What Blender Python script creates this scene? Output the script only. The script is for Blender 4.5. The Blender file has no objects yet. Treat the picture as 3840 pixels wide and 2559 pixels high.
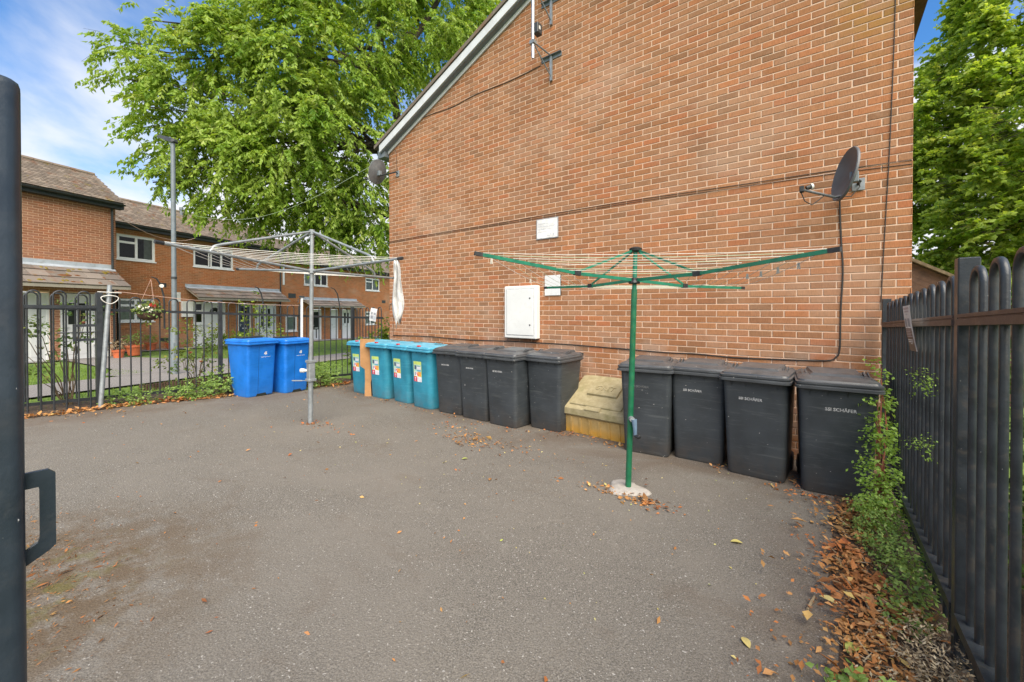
import bpy, math, random
import numpy as np
from mathutils import Vector, Matrix

# ------------------------------------------------------------------ camera, sky, sun, exposure
R = math.radians
scene = bpy.context.scene
COL = scene.collection
CAMZ = 1.6
YAW = R(37.44)
cam_d = bpy.data.cameras.new('camera')
cam = bpy.data.objects.new('camera', cam_d)
COL.objects.link(cam)
cam.location = (0, 0, CAMZ)
cam.rotation_euler = (R(90 - .55), 0, YAW)
cam_d.sensor_width = 36
cam_d.lens = 36 * 1535 / 3840
cam_d.shift_y = -.026
cam_d.clip_start = .02
cam_d.clip_end = 2000
scene.camera = cam

SUN_EL, SUN_AZ = R(48), R(127)          # azimuth: direction the light comes from, clockwise from +Y
world = bpy.data.worlds.new('World')
scene.world = world
world.use_nodes = True
wn, wl = world.node_tree.nodes, world.node_tree.links
wn.clear()
wout = wn.new('ShaderNodeOutputWorld')
wbg = wn.new('ShaderNodeBackground')
wbg.inputs['Strength'].default_value = .092
sky = wn.new('ShaderNodeTexSky')
sky.sky_type = 'NISHITA'
sky.sun_disc = False
sky.sun_elevation = SUN_EL
sky.sun_rotation = SUN_AZ
sky.air_density = 1.0
sky.dust_density = .2
sky.ozone_density = 6.0
tc = wn.new('ShaderNodeTexCoord')
sep = wn.new('ShaderNodeSeparateXYZ')
wl.new(tc.outputs['Generated'], sep.inputs[0])


def wmath(op, a, b=None, c=None):
    n = wn.new('ShaderNodeMath')
    n.operation = op
    for i, v in enumerate((a, b, c)):
        if v is None:
            continue
        if isinstance(v, (int, float)):
            n.inputs[i].default_value = v
        else:
            wl.new(v, n.inputs[i])
    return n.outputs[0]


zz = wmath('ADD', wmath('MAXIMUM', sep.outputs[2], 0.0), .22)
comb = wn.new('ShaderNodeCombineXYZ')
wl.new(wmath('DIVIDE', sep.outputs[0], zz), comb.inputs[0])
wl.new(wmath('DIVIDE', sep.outputs[1], zz), comb.inputs[1])
cn = wn.new('ShaderNodeTexNoise')
cn.inputs['Scale'].default_value = 1.15
cn.inputs['Detail'].default_value = 7
cn.inputs['Roughness'].default_value = .52
cn.inputs['Distortion'].default_value = .35
cmap = wn.new('ShaderNodeMapping')
cmap.inputs['Location'].default_value = (3.1, 1.7, 0)
cmap.inputs['Rotation'].default_value = (0, 0, R(25))
cmap.inputs['Scale'].default_value = (1.0, 1.5, 1)
wl.new(comb.outputs[0], cmap.inputs[0])
wl.new(cmap.outputs[0], cn.inputs['Vector'])
# clouds thicken towards the horizon, as one looks through more of them
low = wmath('MAXIMUM', wmath('MULTIPLY', wmath('SUBTRACT', .43, sep.outputs[2]), 1.35), -.08)
dens = wmath('ADD', cn.outputs['Fac'], low)
cr = wn.new('ShaderNodeMapRange')
cr.interpolation_type = 'SMOOTHSTEP'
cr.inputs['From Min'].default_value = .475
cr.inputs['From Max'].default_value = .76
wl.new(dens, cr.inputs['Value'])
mixc = wn.new('ShaderNodeMix')
mixc.data_type = 'RGBA'
wl.new(cr.outputs[0], mixc.inputs['Factor'])
hs = wn.new('ShaderNodeHueSaturation')
hs.inputs['Saturation'].default_value = 1.18
wl.new(sky.outputs[0], hs.inputs['Color'])
wl.new(hs.outputs[0], mixc.inputs[6])
mixc.inputs[7].default_value = (4.5, 4.6, 4.8, 1)
wl.new(mixc.outputs[2], wbg.inputs['Color'])
wl.new(wbg.outputs[0], wout.inputs['Surface'])

sun_d = bpy.data.lights.new('sun', 'SUN')
sun_d.energy = 3.4
sun_d.angle = R(60)
sun_d.color = (1, .90, .73)
sun = bpy.data.objects.new('sun', sun_d)
COL.objects.link(sun)
sdir = Vector((math.sin(SUN_AZ) * math.cos(SUN_EL), math.cos(SUN_AZ) * math.cos(SUN_EL), math.sin(SUN_EL)))
sun.rotation_euler = sdir.to_track_quat('Z', 'Y').to_euler()
sun.location = (0, 0, 30)

vs = scene.view_settings
vs.view_transform = 'Standard'
vs.look = 'None'
vs.exposure = 1.3
vs.gamma = 1
scene.cycles.max_bounces = 8
scene.cycles.diffuse_bounces = 6
scene.cycles.transmission_bounces = 6
scene.cycles.transparent_max_bounces = 12

rng = random.Random(7)
nrng = np.random.default_rng(11)


# ------------------------------------------------------------------ helpers: geometry
class MB:
    """collects faces of ONE part"""
    def __init__(self):
        self.v, self.f, self.r = [], [], []

    def add(self, vs, fs, rnd=None):
        o = len(self.v)
        self.v += [tuple(p) for p in vs]
        self.f += [tuple(i + o for i in f) for f in fs]
        self.r += [rnd if rnd is not None else 0.5] * len(vs)
        return self

    def box(self, x0, x1, y0, y1, z0, z1, mat=None, rnd=None):
        vs = [(x, y, z) for z in (z0, z1) for y in (y0, y1) for x in (x0, x1)]
        if mat is not None:
            vs = [mat @ Vector(p) for p in vs]
        return self.add(vs, [(0, 2, 3, 1), (4, 5, 7, 6), (0, 1, 5, 4), (1, 3, 7, 5), (3, 2, 6, 7), (2, 0, 4, 6)], rnd)

    def rbox(self, x0, x1, y0, y1, z0, z1, b=.006, mat=None):
        """box with bevelled vertical and horizontal edges"""
        rings = []
        for z, i in ((z0, b), (z0 + b, 0), (z1 - b, 0), (z1, b)):
            rings.append([(x0 + b + i * 0, y0 + i, z), (x1 - b, y0 + i, z), (x1 - i, y0 + b, z), (x1 - i, y1 - b, z),
                          (x1 - b, y1 - i, z), (x0 + b, y1 - i, z), (x0 + i, y1 - b, z), (x0 + i, y0 + b, z)])
        if mat is not None:
            rings = [[mat @ Vector(p) for p in r] for r in rings]
        return self.loft(rings)

    def loft(self, rings, cap0=True, cap1=True, closed=True, rnd=None):
        n = len(rings[0])
        vs = [p for r in rings for p in r]
        fs = []
        for k in range(len(rings) - 1):
            for i in range(n if closed else n - 1):
                j = (i + 1) % n
                fs.append((k * n + i, k * n + j, (k + 1) * n + j, (k + 1) * n + i))
        if cap0:
            fs.append(tuple(range(n - 1, -1, -1)))
        if cap1:
            fs.append(tuple(range((len(rings) - 1) * n, len(rings) * n)))
        return self.add(vs, fs, rnd)

    def tube(self, pts, r, n=8, cap=True):
        pts = [Vector(p) for p in pts]
        rs = r if isinstance(r, (list, tuple)) else [r] * len(pts)
        rings = []
        ref = None
        for i, p in enumerate(pts):
            d = (pts[min(i + 1, len(pts) - 1)] - pts[max(i - 1, 0)])
            if d.length < 1e-9:
                d = Vector((0, 0, 1))
            d.normalize()
            if ref is None:
                ref = Vector((1, 0, 0)) if abs(d.x) < .8 else Vector((0, 1, 0))
            a = (ref - d * ref.dot(d)).normalized()
            ref = a
            b = d.cross(a)
            rings.append([p + (a * math.cos(t) + b * math.sin(t)) * rs[i] for t in [2 * math.pi * k / n for k in range(n)]])
        return self.loft(rings, cap, cap)

    def disc(self, c, r, h, n=16, axis='z'):
        c = Vector(c)
        d = {'x': Vector((1, 0, 0)), 'y': Vector((0, 1, 0)), 'z': Vector((0, 0, 1))}[axis]
        return self.tube([c, c + d * h], r, n)

    def quad(self, *p):
        return self.add(p, [tuple(range(len(p)))])

    def xf(self, m):
        self.v = [tuple(m @ Vector(p)) for p in self.v]
        return self

    def mesh(self, name, mat, smooth=False, bevel=None):
        me = bpy.data.meshes.new(name)
        me.from_pydata(self.v, [], self.f)
        a = me.attributes.new('rnd', 'FLOAT', 'POINT')
        a.data.foreach_set('value', self.r)
        if mat:
            me.materials.append(mat)
        if smooth:
            me.polygons.foreach_set('use_smooth', [True] * len(me.polygons))
            try:
                me.set_sharp_from_angle(angle=R(smooth if smooth is not True else 40))
            except Exception:
                pass
        me.update()
        return me


def link(name, data, parent=None, loc=None, rot=None):
    o = bpy.data.objects.new(name, data)
    COL.objects.link(o)
    if parent:
        o.parent = parent
    if loc is not None:
        o.location = loc
    if rot is not None:
        o.rotation_euler = rot
    return o


def tag(o, label=None, cat=None, group=None, kind=None):
    if label:
        o['label'] = label
    if cat:
        o['category'] = cat
    if group:
        o['group'] = group
    if kind:
        o['kind'] = kind
    return o


def thing(name, label, cat, loc=(0, 0, 0), rz=0, group=None):
    return tag(link(name, None, None, loc, (0, 0, rz)), label, cat, group)


def part(name, mb, mat, parent=None, smooth=False, label=None, kind=None, loc=None, rot=None):
    o = link(name, mb.mesh(name, mat, smooth), parent, loc, rot)
    return tag(o, label, None, None, kind)


def copy_tree(o, parent=None):
    c = o.copy()
    COL.objects.link(c)
    c.parent = parent
    for ch in KIDS.get(o, []):
        copy_tree(ch, c)
    return c


def children(o):
    return [c for c in COL.objects if c.parent == o]


KIDS = {}


def index_kids():
    KIDS.clear()
    for c in COL.objects:
        if c.parent:
            KIDS.setdefault(c.parent, []).append(c)


def np_mesh(name, V, F, mat, rnd=None, smooth=False):
    """V (n,3), F (m,3|4) int arrays"""
    me = bpy.data.meshes.new(name)
    V = np.asarray(V, np.float32)
    F = np.asarray(F, np.int32)
    k = F.shape[1]
    me.vertices.add(len(V))
    me.vertices.foreach_set('co', V.ravel())
    me.loops.add(F.size)
    me.loops.foreach_set('vertex_index', F.ravel())
    me.polygons.add(len(F))
    me.polygons.foreach_set('loop_start', np.arange(0, F.size, k, dtype=np.int32))
    me.polygons.foreach_set('loop_total', np.full(len(F), k, np.int32))
    if smooth:
        me.polygons.foreach_set('use_smooth', np.ones(len(F), bool))
    if rnd is not None:
        a = me.attributes.new('rnd', 'FLOAT', 'POINT')
        a.data.foreach_set('value', np.asarray(rnd, np.float32))
    me.materials.append(mat)
    me.update(calc_edges=True)
    return me


TXT = {}


def text_mesh(s, size, mat, align='LEFT', depth=.0008, bold=0.):
    key = (s, size, mat.name, align)
    if key in TXT:
        return TXT[key]
    cu = bpy.data.curves.new('lettering', 'FONT')
    cu.body = s
    cu.size = size
    cu.align_x = align
    cu.extrude = depth
    cu.resolution_u = 2
    cu.offset = bold
    o = bpy.data.objects.new('lettering', cu)
    COL.objects.link(o)
    dg = bpy.context.evaluated_depsgraph_get()
    me = bpy.data.meshes.new_from_object(o.evaluated_get(dg))
    me.name = 'lettering'
    bpy.data.objects.remove(o)
    bpy.data.curves.remove(cu)
    me.materials.clear()
    me.materials.append(mat)
    TXT[key] = me
    return me


# ------------------------------------------------------------------ helpers: materials
class NT:
    def __init__(self, name):
        self.m = bpy.data.materials.new(name)
        self.m.use_nodes = True
        self.n, self.l = self.m.node_tree.nodes, self.m.node_tree.links
        self.p = self.n['Principled BSDF']
        self._co = None

    def node(self, t, **kw):
        n = self.n.new(t)
        for k, v in kw.items():
            setattr(n, k, v)
        return n

    def plug(self, sock, v):
        if hasattr(v, 'is_output') or isinstance(v, bpy.types.NodeSocket):
            self.l.new(v, sock)
        else:
            sock.default_value = v

    def co(self, kind='Object'):
        t = self.node('ShaderNodeTexCoord')
        return t.outputs[kind]

    def pos(self):
        return self.node('ShaderNodeNewGeometry').outputs['Position']

    def map(self, vec, scale=(1, 1, 1), loc=(0, 0, 0)):
        m = self.node('ShaderNodeMapping')
        self.l.new(vec, m.inputs[0])
        m.inputs['Scale'].default_value = scale
        m.inputs['Location'].default_value = loc
        return m.outputs[0]

    def noise(self, vec, scale, detail=3, rough=.5, dist=0):
        n = self.node('ShaderNodeTexNoise')
        self.l.new(vec, n.inputs['Vector'])
        n.inputs['Scale'].default_value = scale
        n.inputs['Detail'].default_value = detail
        n.inputs['Roughness'].default_value = rough
        n.inputs['Distortion'].default_value = dist
        return n.outputs['Fac']

    def vor(self, vec, scale, feature='F1', out='Distance', rand=1):
        n = self.node('ShaderNodeTexVoronoi', feature=feature)
        self.l.new(vec, n.inputs['Vector'])
        n.inputs['Scale'].default_value = scale
        n.inputs['Randomness'].default_value = rand
        return n.outputs[out]

    def ramp(self, fac, stops, interp='LINEAR'):
        r = self.node('ShaderNodeValToRGB')
        r.color_ramp.interpolation = interp
        self.l.new(fac, r.inputs[0])
        el = r.color_ramp.elements
        while len(el) < len(stops):
            el.new(.5)
        for e, (p, c) in zip(el, stops):
            e.position = p
            e.color = (c, c, c, 1) if isinstance(c, (int, float)) else tuple(c) + ((1,) if len(c) == 3 else ())
        return r.outputs[0]

    def rng(self, v, a, b, c=0., d=1., smooth=True):
        n = self.node('ShaderNodeMapRange')
        n.interpolation_type = 'SMOOTHSTEP' if smooth else 'LINEAR'
        self.plug(n.inputs['Value'], v)
        for k, x in zip(('From Min', 'From Max', 'To Min', 'To Max'), (a, b, c, d)):
            n.inputs[k].default_value = x
        return n.outputs[0]

    def math(self, op, a, b=None):
        n = self.node('ShaderNodeMath', operation=op)
        self.plug(n.inputs[0], a)
        if b is not None:
            self.plug(n.inputs[1], b)
        return n.outputs[0]

    def mix(self, f, a, b, mode='MIX'):
        n = self.node('ShaderNodeMix', data_type='RGBA', blend_type=mode)
        self.plug(n.inputs['Factor'], f)
        for i, c in ((6, a), (7, b)):
            if isinstance(c, tuple):
                c = c + (1,) if len(c) == 3 else c
            self.plug(n.inputs[i], c)
        return n.outputs[2]

    def attr(self, name='rnd'):
        return self.node('ShaderNodeAttribute', attribute_name=name).outputs['Fac']

    def bump(self, h, strength=.3, dist=.01, prev=None):
        b = self.node('ShaderNodeBump')
        b.inputs['Strength'].default_value = strength
        b.inputs['Distance'].default_value = dist
        self.l.new(h, b.inputs['Height'])
        if prev is not None:
            self.l.new(prev, b.inputs['Normal'])
        self.l.new(b.outputs[0], self.p.inputs['Normal'])
        return b.outputs[0]

    def col(self, c):
        self.plug(self.p.inputs['Base Color'], c if not isinstance(c, tuple) else (c + (1,))[:4])
        return self

    def set(self, **kw):
        for k, v in kw.items():
            self.plug(self.p.inputs[k.replace('_', ' ')], v)
        return self


def sc(c, k):
    return tuple(x * k for x in c)


def plain(name, c, rough=.5, metal=0, var=.18, scale=6, dirt=None, dirt_amt=.35, spec=.5, bump=0, speck=None, speck_t=.71, speck_s=42):
    """painted or moulded surface with gentle variation, dirt and optional pale specks"""
    t = NT(name)
    co = t.co()
    n1 = t.noise(co, scale, 5, .6)
    base = t.mix(t.rng(n1, .3, .7), sc(c, 1 - var), sc(c, 1 + var))
    if dirt:
        n2 = t.noise(co, scale * 2.3, 6, .7, .6)
        base = t.mix(t.math('MULTIPLY', t.rng(n2, .48, .72), dirt_amt), base, dirt)
    if speck:
        n3 = t.noise(t.map(co, (1, 1, .55), (4, 2, 7)), speck_s, 3, .6)
        base = t.mix(t.rng(n3, speck_t, speck_t + .03), base, speck)
    t.col(base)
    t.set(Roughness=t.rng(n1, .2, .8, max(rough - .1, .03), min(rough + .12, 1)), Metallic=metal)
    t.p.inputs['Specular IOR Level'].default_value = spec
    if bump:
        t.bump(t.noise(co, scale * 14, 3, .6), bump, .004)
    return t.m


M = {}


def mk_brick(name, tones, mortar=False, moss=False):
    t = NT(name)
    pos = t.pos()
    if mortar:
        n = t.noise(pos, 26, 4, .6)
        c = t.mix(n, sc(tones[0], .82), sc(tones[0], 1.14))
        big = t.noise(pos, 1.1, 3, .6)
        c = t.mix(t.rng(big, .5, .75, 0, .35), c, (.46, .34, .24))
        t.col(c).set(Roughness=.95)
        t.bump(t.noise(pos, 220, 3, .7), .35, .004)
        return t.m
    r = t.attr()
    c = t.ramp(r, [(i / (len(tones) - 1), x) for i, x in enumerate(tones)])
    # drag-wired face: vertical streaks and small dark pits
    st = t.noise(t.map(pos, (130, 130, 22)), 1, 3, .65)
    c = t.mix(t.rng(st, .3, .75), sc((1, 1, 1), .74), sc((1, 1, 1), 1.12), 'MIX') if False else t.mix(1.0, c, t.ramp(st, [(.25, .74), (.55, 1.0), (.85, 1.2)]), 'MULTIPLY')
    pit = t.noise(pos, 95, 2, .5)
    c = t.mix(t.rng(pit, .66, .76, 0, .55), c, (.09, .06, .045))
    edge = t.noise(pos, 9, 4, .6)
    c = t.mix(t.rng(edge, .55, .8, 0, .25), c, (.48, .32, .22))
    # broad weathering: pale salts, grey soot
    big = t.noise(t.map(pos, (.55, .55, .8)), 1, 4, .6)
    c = t.mix(t.rng(big, .5, .72, 0, .42), c, (.44, .31, .22))
    big2 = t.noise(t.map(pos, (.9, .9, .5), (5, 3, 9)), 1, 4, .6)
    c = t.mix(t.rng(big2, .52, .76, 0, .42), c, (.22, .115, .065))
    if moss:
        sp = t.node('ShaderNodeSeparateXYZ')
        t.l.new(pos, sp.inputs[0])
        up = t.math('MULTIPLY', t.rng(sp.outputs[2], 3.7, 4.7), t.rng(sp.outputs[0], -.15, .45))
        mo = t.math('MULTIPLY', up, t.rng(t.noise(pos, 3.2, 4, .6), .38, .6))
        c = t.mix(t.math('MULTIPLY', mo, .62), c, (.30, .17, .022))
        lowz = t.math('MULTIPLY', t.rng(sp.outputs[2], 1.45, .85), t.rng(t.noise(pos, 2.1, 4, .6), .42, .66))
        c = t.mix(t.math('MULTIPLY', lowz, .45), c, (.47, .40, .34))
    t.col(c).set(Roughness=.93)
    t.p.inputs['Specular IOR Level'].default_value = .25
    h = t.math('ADD', t.math('MULTIPLY', st, .8), t.noise(pos, 180, 3, .7))
    t.bump(h, .55, .004)
    return t.m


TONES_MAIN = [(.36, .155, .066), (.285, .13, .060), (.40, .185, .084), (.33, .16, .080), (.42, .17, .072), (.35, .18, .098), (.385, .195, .100), (.255, .13, .066), (.40, .15, .066)]
TONES_HOUSE = [(.41, .145, .05), (.33, .125, .05), (.43, .17, .068), (.37, .155, .068), (.45, .155, .058), (.40, .18, .083), (.28, .125, .055)]
TONES_LEFT = [(.33, .14, .075), (.27, .12, .068), (.36, .17, .095), (.32, .15, .09), (.38, .15, .075), (.30, .15, .10)]
M['brick'] = mk_brick('gable_brick', TONES_MAIN, moss=True)
M['mortar'] = mk_brick('gable_mortar', [(.66, .475, .345)], True)
M['brick2'] = mk_brick('terrace_brick', TONES_HOUSE)
M['mortar2'] = mk_brick('terrace_mortar', [(.55, .33, .19)], True)
M['brick3'] = mk_brick('left_house_brick', TONES_LEFT)
M['mortar3'] = mk_brick('left_house_mortar', [(.66, .44, .30)], True)


def mk_tarmac(name, base, worn=True):
    t = NT(name)
    pos = t.pos()
    g1 = t.noise(pos, 150, 2, .7)
    c = t.mix(t.rng(g1, .3, .7), sc(base, .5), sc(base, 1.55))
    g2 = t.vor(pos, 95, 'F1', 'Distance')
    # pale stone chips
    chip = t.noise(pos, 84, 1, .4)
    c = t.mix(t.rng(chip, .70, .74, 0, .8), c, (.52, .50, .46))
    chip2 = t.noise(t.map(pos, (1, 1, 1), (7, 3, 1)), 105, 1, .4)
    c = t.mix(t.rng(chip2, .72, .76, 0, .6), c, (.34, .32, .31))
    if worn:
        b1 = t.noise(pos, .8, 5, .62, .4)
        c = t.mix(t.rng(b1, .36, .72, 0, .6), c, (.192, .173, .146))
        b2 = t.noise(t.map(pos, (1, 1, 1), (9, 4, 2)), 1.5, 6, .65, .8)
        c = t.mix(t.rng(b2, .54, .76, 0, .42), c, (.115, .085, .06))
        b3 = t.noise(t.map(pos, (1, 1, 1), (2, 8, 2)), 2.7, 6, .7, .5)
        c = t.mix(t.rng(b3, .6, .74, 0, .45), c, (.26, .235, .20))
        sp = t.node('ShaderNodeSeparateXYZ')
        t.l.new(pos, sp.inputs[0])
        # silt washed down to the foot of the gable and to the edges
        s1 = t.rng(sp.outputs[1], 3.2, 4.6)
        s2 = t.rng(sp.outputs[0], -.6, .2)
        s3 = t.rng(sp.outputs[0], -6.6, -8.2)
        s = t.math('MAXIMUM', t.math('MAXIMUM', s1, s2), s3)
        c = t.mix(t.math('MULTIPLY', t.math('MULTIPLY', s, t.rng(b2, .3, .62)), .55), c, (.10, .065, .042))
        # dirty mossy corner by the near gate
        d = t.node('ShaderNodeVectorMath', operation='DISTANCE')
        t.l.new(pos, d.inputs[0])
        d.inputs[1].default_value = (-3.15, -.1, .2)
        mo = t.math('MULTIPLY', t.rng(d.outputs['Value'], 1.5, .35), t.rng(t.noise(pos, 6, 6, .7), .34, .58))
        c = t.mix(t.math('MULTIPLY', mo, .8), c, (.095, .06, .028))
        mo2 = t.math('MULTIPLY', t.rng(d.outputs['Value'], .9, .2), t.rng(t.noise(pos, 5, 5, .6), .5, .62))
        c = t.mix(t.math('MULTIPLY', mo2, .7), c, (.11, .10, .022))
    t.col(c).set(Roughness=.92)
    t.p.inputs['Specular IOR Level'].default_value = .3
    h = t.math('ADD', t.math('MULTIPLY', g1, .8), t.math('MULTIPLY', g2, .7))
    t.bump(h, .6, .006)
    return t.m


M['tarmac'] = mk_tarmac('worn_tarmac', (.146, .133, .113))
M['path'] = mk_tarmac('path_tarmac', (.20, .185, .175), False)


def mk_soil():
    t = NT('soil')
    pos = t.pos()
    n = t.noise(pos, 14, 6, .7)
    c = t.mix(t.rng(n, .3, .7), (.035, .024, .016), (.11, .07, .042))
    t.col(c).set(Roughness=1)
    t.bump(t.noise(pos, 60, 5, .7), .8, .02)
    return t.m


M['soil'] = mk_soil()


def mk_lawn():
    t = NT('lawn')
    pos = t.pos()
    n = t.noise(pos, 5, 5, .65)
    c = t.mix(t.rng(n, .3, .7), (.085, .15, .022), (.16, .25, .035))
    n2 = t.noise(pos, 45, 4, .7)
    c = t.mix(t.rng(n2, .5, .75, 0, .5), c, (.05, .085, .018))
    c = t.mix(t.rng(t.noise(pos, 1.6, 4, .6), .58, .74, 0, .6), c, (.20, .19, .06))
    t.col(c).set(Roughness=.95)
    t.bump(n2, .9, .03)
    return t.m


M['lawn'] = mk_lawn()


def leaf_mat(name, stops, transl=.45, rough=.5):
    t = NT(name)
    r = t.attr()
    c = t.ramp(r, stops)
    pos = t.pos()
    c = t.mix(t.rng(t.noise(pos, 1.3, 3, .6), .35, .7, 0, .35), c, sc(stops[-1][1], 1.12))
    t.col(c).set(Roughness=rough)
    t.p.inputs['Specular IOR Level'].default_value = .35
    tr = t.node('ShaderNodeBsdfTranslucent')
    t.l.new(t.mix(1.0, c, (1.25, 1.15, .55), 'MULTIPLY'), tr.inputs['Color'])
    mx = t.node('ShaderNodeMixShader')
    mx.inputs[0].default_value = transl
    t.l.new(t.p.outputs[0], mx.inputs[1])
    t.l.new(tr.outputs[0], mx.inputs[2])
    t.l.new(mx.outputs[0], t.n['Material Output'].inputs['Surface'])
    return t.m


M['leaf_cherry'] = leaf_mat('cherry_leaf', [(0, (.12, .25, .02)), (.5, (.26, .40, .045)), (.85, (.36, .49, .08)), (1, (.43, .50, .15))], .5)
M['leaf_maple'] = leaf_mat('maple_leaf', [(0, (.17, .31, .03)), (.5, (.30, .44, .05)), (.85, (.41, .52, .08)), (1, (.52, .58, .18))], .6)
M['leaf_privet'] = leaf_mat('privet_leaf', [(0, (.12, .23, .03)), (.5, (.23, .39, .06)), (1, (.36, .52, .11))], .45)
M['leaf_weed'] = leaf_mat('weed_leaf', [(0, (.11, .20, .045)), (.5, (.21, .34, .08)), (1, (.34, .46, .13))], .4)
M['leaf_rose'] = leaf_mat('rose_leaf', [(0, (.045, .10, .02)), (.5, (.10, .19, .05)), (.9, (.20, .28, .07)), (1, (.34, .30, .05))], .35)
M['leaf_shrub'] = leaf_mat('shrub_leaf', [(0, (.06, .12, .015)), (.5, (.15, .24, .025)), (1, (.30, .38, .06))], .4)
M['leaf_hedge'] = leaf_mat('hedge_leaf', [(0, (.03, .07, .012)), (.5, (.06, .12, .02)), (1, (.14, .20, .03))], .3)
M['leaf_dry'] = leaf_mat('fallen_leaf', [(0, (.13, .045, .018)), (.25, (.27, .085, .028)), (.5, (.42, .13, .036)), (.75, (.36, .155, .062)), (.93, (.47, .23, .095)), (1, (.55, .40, .13))], .1, .75)
M['leaf_pale'] = leaf_mat('pale_fallen_leaf', [(0, (.50, .40, .12)), (.5, (.55, .46, .25)), (1, (.32, .36, .08))], .1, .7)
M['debris'] = leaf_mat('dead_stem', [(0, (.13, .09, .05)), (.5, (.28, .21, .125)), (1, (.44, .37, .25))], .05, .9)
M['grass'] = leaf_mat('grass_blade', [(0, (.06, .12, .015)), (.5, (.12, .22, .025)), (1, (.22, .30, .05))], .3, .6)
M['flower_red'] = plain('red_petal', (.55, .05, .04), .6)
M['flower_white'] = plain('white_petal', (.75, .74, .62), .6)
M['flower_pink'] = plain('pink_petal', (.65, .28, .18), .6)


def mk_bark():
    t = NT('bark')
    pos = t.pos()
    n = t.noise(t.map(pos, (6, 6, 1.6)), 2, 5, .7, .4)
    t.col(t.mix(t.rng(n, .3, .7), (.025, .02, .014), (.085, .066, .045))).set(Roughness=.95)
    t.bump(n, .8, .03)
    return t.m


M['bark'] = mk_bark()
M['stem'] = plain('plant_stem', (.10, .07, .035), .8)
M['stem_red'] = plain('reddish_stem', (.22, .07, .035), .7)
GREYD = (.085, .064, .045)
M['fence'] = plain('black_fence_paint', (.02, .024, .028), .42, 0, .25, 9, (.06, .06, .055), .4, .5, .15, (.38, .38, .36), .735)
M['fence_near'] = plain('dusty_fence_paint', (.022, .027, .032), .36, 0, .3, 7, (.085, .07, .055), .45, .5, .2, (.34, .33, .31), .735, 110)
M['rail_brown'] = plain('brown_rail', (.105, .066, .05), .55, 0, .2, 9, (.25, .19, .15), .4, .4, .2)
M['stile'] = plain('gate_stile_paint', (.022, .032, .042), .36, 0, .2, 8, (.07, .07, .07), .25, .5, .12, (.5, .5, .48), .72, 75)
M['galv'] = plain('galvanised_steel', (.27, .295, .305), .46, .4, .14, 14, (.25, .24, .22), .35)
M['galv_lamp'] = plain('grey_column_paint', (.155, .185, .205), .5, .1, .12, 7, (.22, .21, .19), .4)
M['lamp_dark'] = plain('lamp_housing', (.035, .038, .04), .5)
M['alu'] = plain('aluminium', (.55, .56, .57), .35, .7, .1, 12)
M['green_paint'] = plain('green_pole_paint', (.008, .115, .052), .35, 0, .2, 10, (.05, .12, .03), .5, .5, .08, (.42, .42, .25), .74)
M['green_arm'] = plain('green_arm_paint', (.01, .16, .088), .36, 0, .16, 10, (.03, .09, .055), .4)
M['black_plastic'] = plain('black_plastic', (.018, .019, .02), .5, 0, .2, 10, (.09, .085, .08), .4)
M['line_wire'] = plain('white_line', (.68, .66, .60), .5)
M['line_green'] = plain('greenish_line', (.45, .55, .38), .5)
M['white_pvc'] = plain('white_plastic', (.72, .73, .73), .4, 0, .05, 3, (.52, .50, .46), .3)
M['white_wood'] = plain('white_painted_panel', (.66, .67, .66), .5, 0, .05, 3, (.48, .46, .42), .35)
M['canopy_trim'] = plain('canopy_trim', (.30, .27, .22), .7, 0, .1, 3, (.16, .14, .11), .5)
M['barge'] = plain('grey_white_bargeboard', (.60, .62, .63), .45, 0, .06, 2, (.36, .36, .35), .4)
M['cabinet'] = plain('cabinet_shell', (.70, .71, .69), .45, 0, .04, 3, (.52, .50, .45), .3)
M['fascia'] = plain('dark_fascia', (.022, .028, .031), .5, 0, .2, 3, (.06, .065, .06), .4)
M['lead'] = plain('lead_flashing', (.36, .40, .44), .6, .1, .15, 3, (.24, .24, .22), .5)
M['dish'] = plain('dish_grey', (.105, .11, .116), .5, .1, .15, 8, (.14, .13, .12), .35, .5, 0, (.4, .4, .38), .74)
M['dish_l'] = plain('dish_pale_grey', (.13, .138, .148), .5, .1, .12, 8, (.26, .25, .23), .35)
M['lnb_white'] = plain('lnb_cap', (.6, .6, .57), .5)
M['cable'] = plain('black_cable', (.03, .026, .023), .6)
M['cable_brown'] = plain('brown_cable', (.11, .07, .048), .65)
M['yellow_grit'] = None
M['card'] = plain('cardboard', (.40, .215, .095), .85, 0, .12, 5, (.27, .15, .07), .4, .2, .15)
M['terracotta'] = plain('terracotta', (.52, .13, .05), .75)
M['black_bin'] = None
M['cloth'] = plain('white_cloth', (.60, .60, .59), .9, 0, .1, 9, (.30, .29, .27), .6)
M['concrete'] = plain('concrete', (.40, .37, .33), .95, 0, .18, 9, (.24, .21, .17), .5, .3, .5)
M['paper'] = plain('paper', (.72, .71, .69), .7)
M['ink_grey'] = plain('grey_ink', (.30, .31, .33), .7)
M['ink_faint'] = plain('faded_ink', (.52, .54, .57), .7)
M['ink_dark'] = plain('dark_ink', (.07, .07, .075), .7)
M['ink_brown'] = plain('brown_ink', (.17, .115, .075), .7)
M['ink_pink'] = plain('faded_pink_ink', (.50, .42, .42), .7)
M['logo_white'] = plain('logo_print', (.72, .73, .74), .6)
M['logo_grey'] = plain('worn_print', (.42, .425, .425), .7, 0, .4, 30)
M['logo_faint'] = plain('rubbed_print', (.12, .125, .125), .7, 0, .5, 30)
M['st_lime'] = plain('sticker_lime', (.55, .68, .16), .5)
M['st_red'] = plain('sticker_red', (.62, .05, .075), .5)
M['st_white'] = plain('sticker_white', (.74, .72, .76), .5)
M['st_cyan'] = plain('sticker_cyan', (.14, .42, .60), .5)
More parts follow.
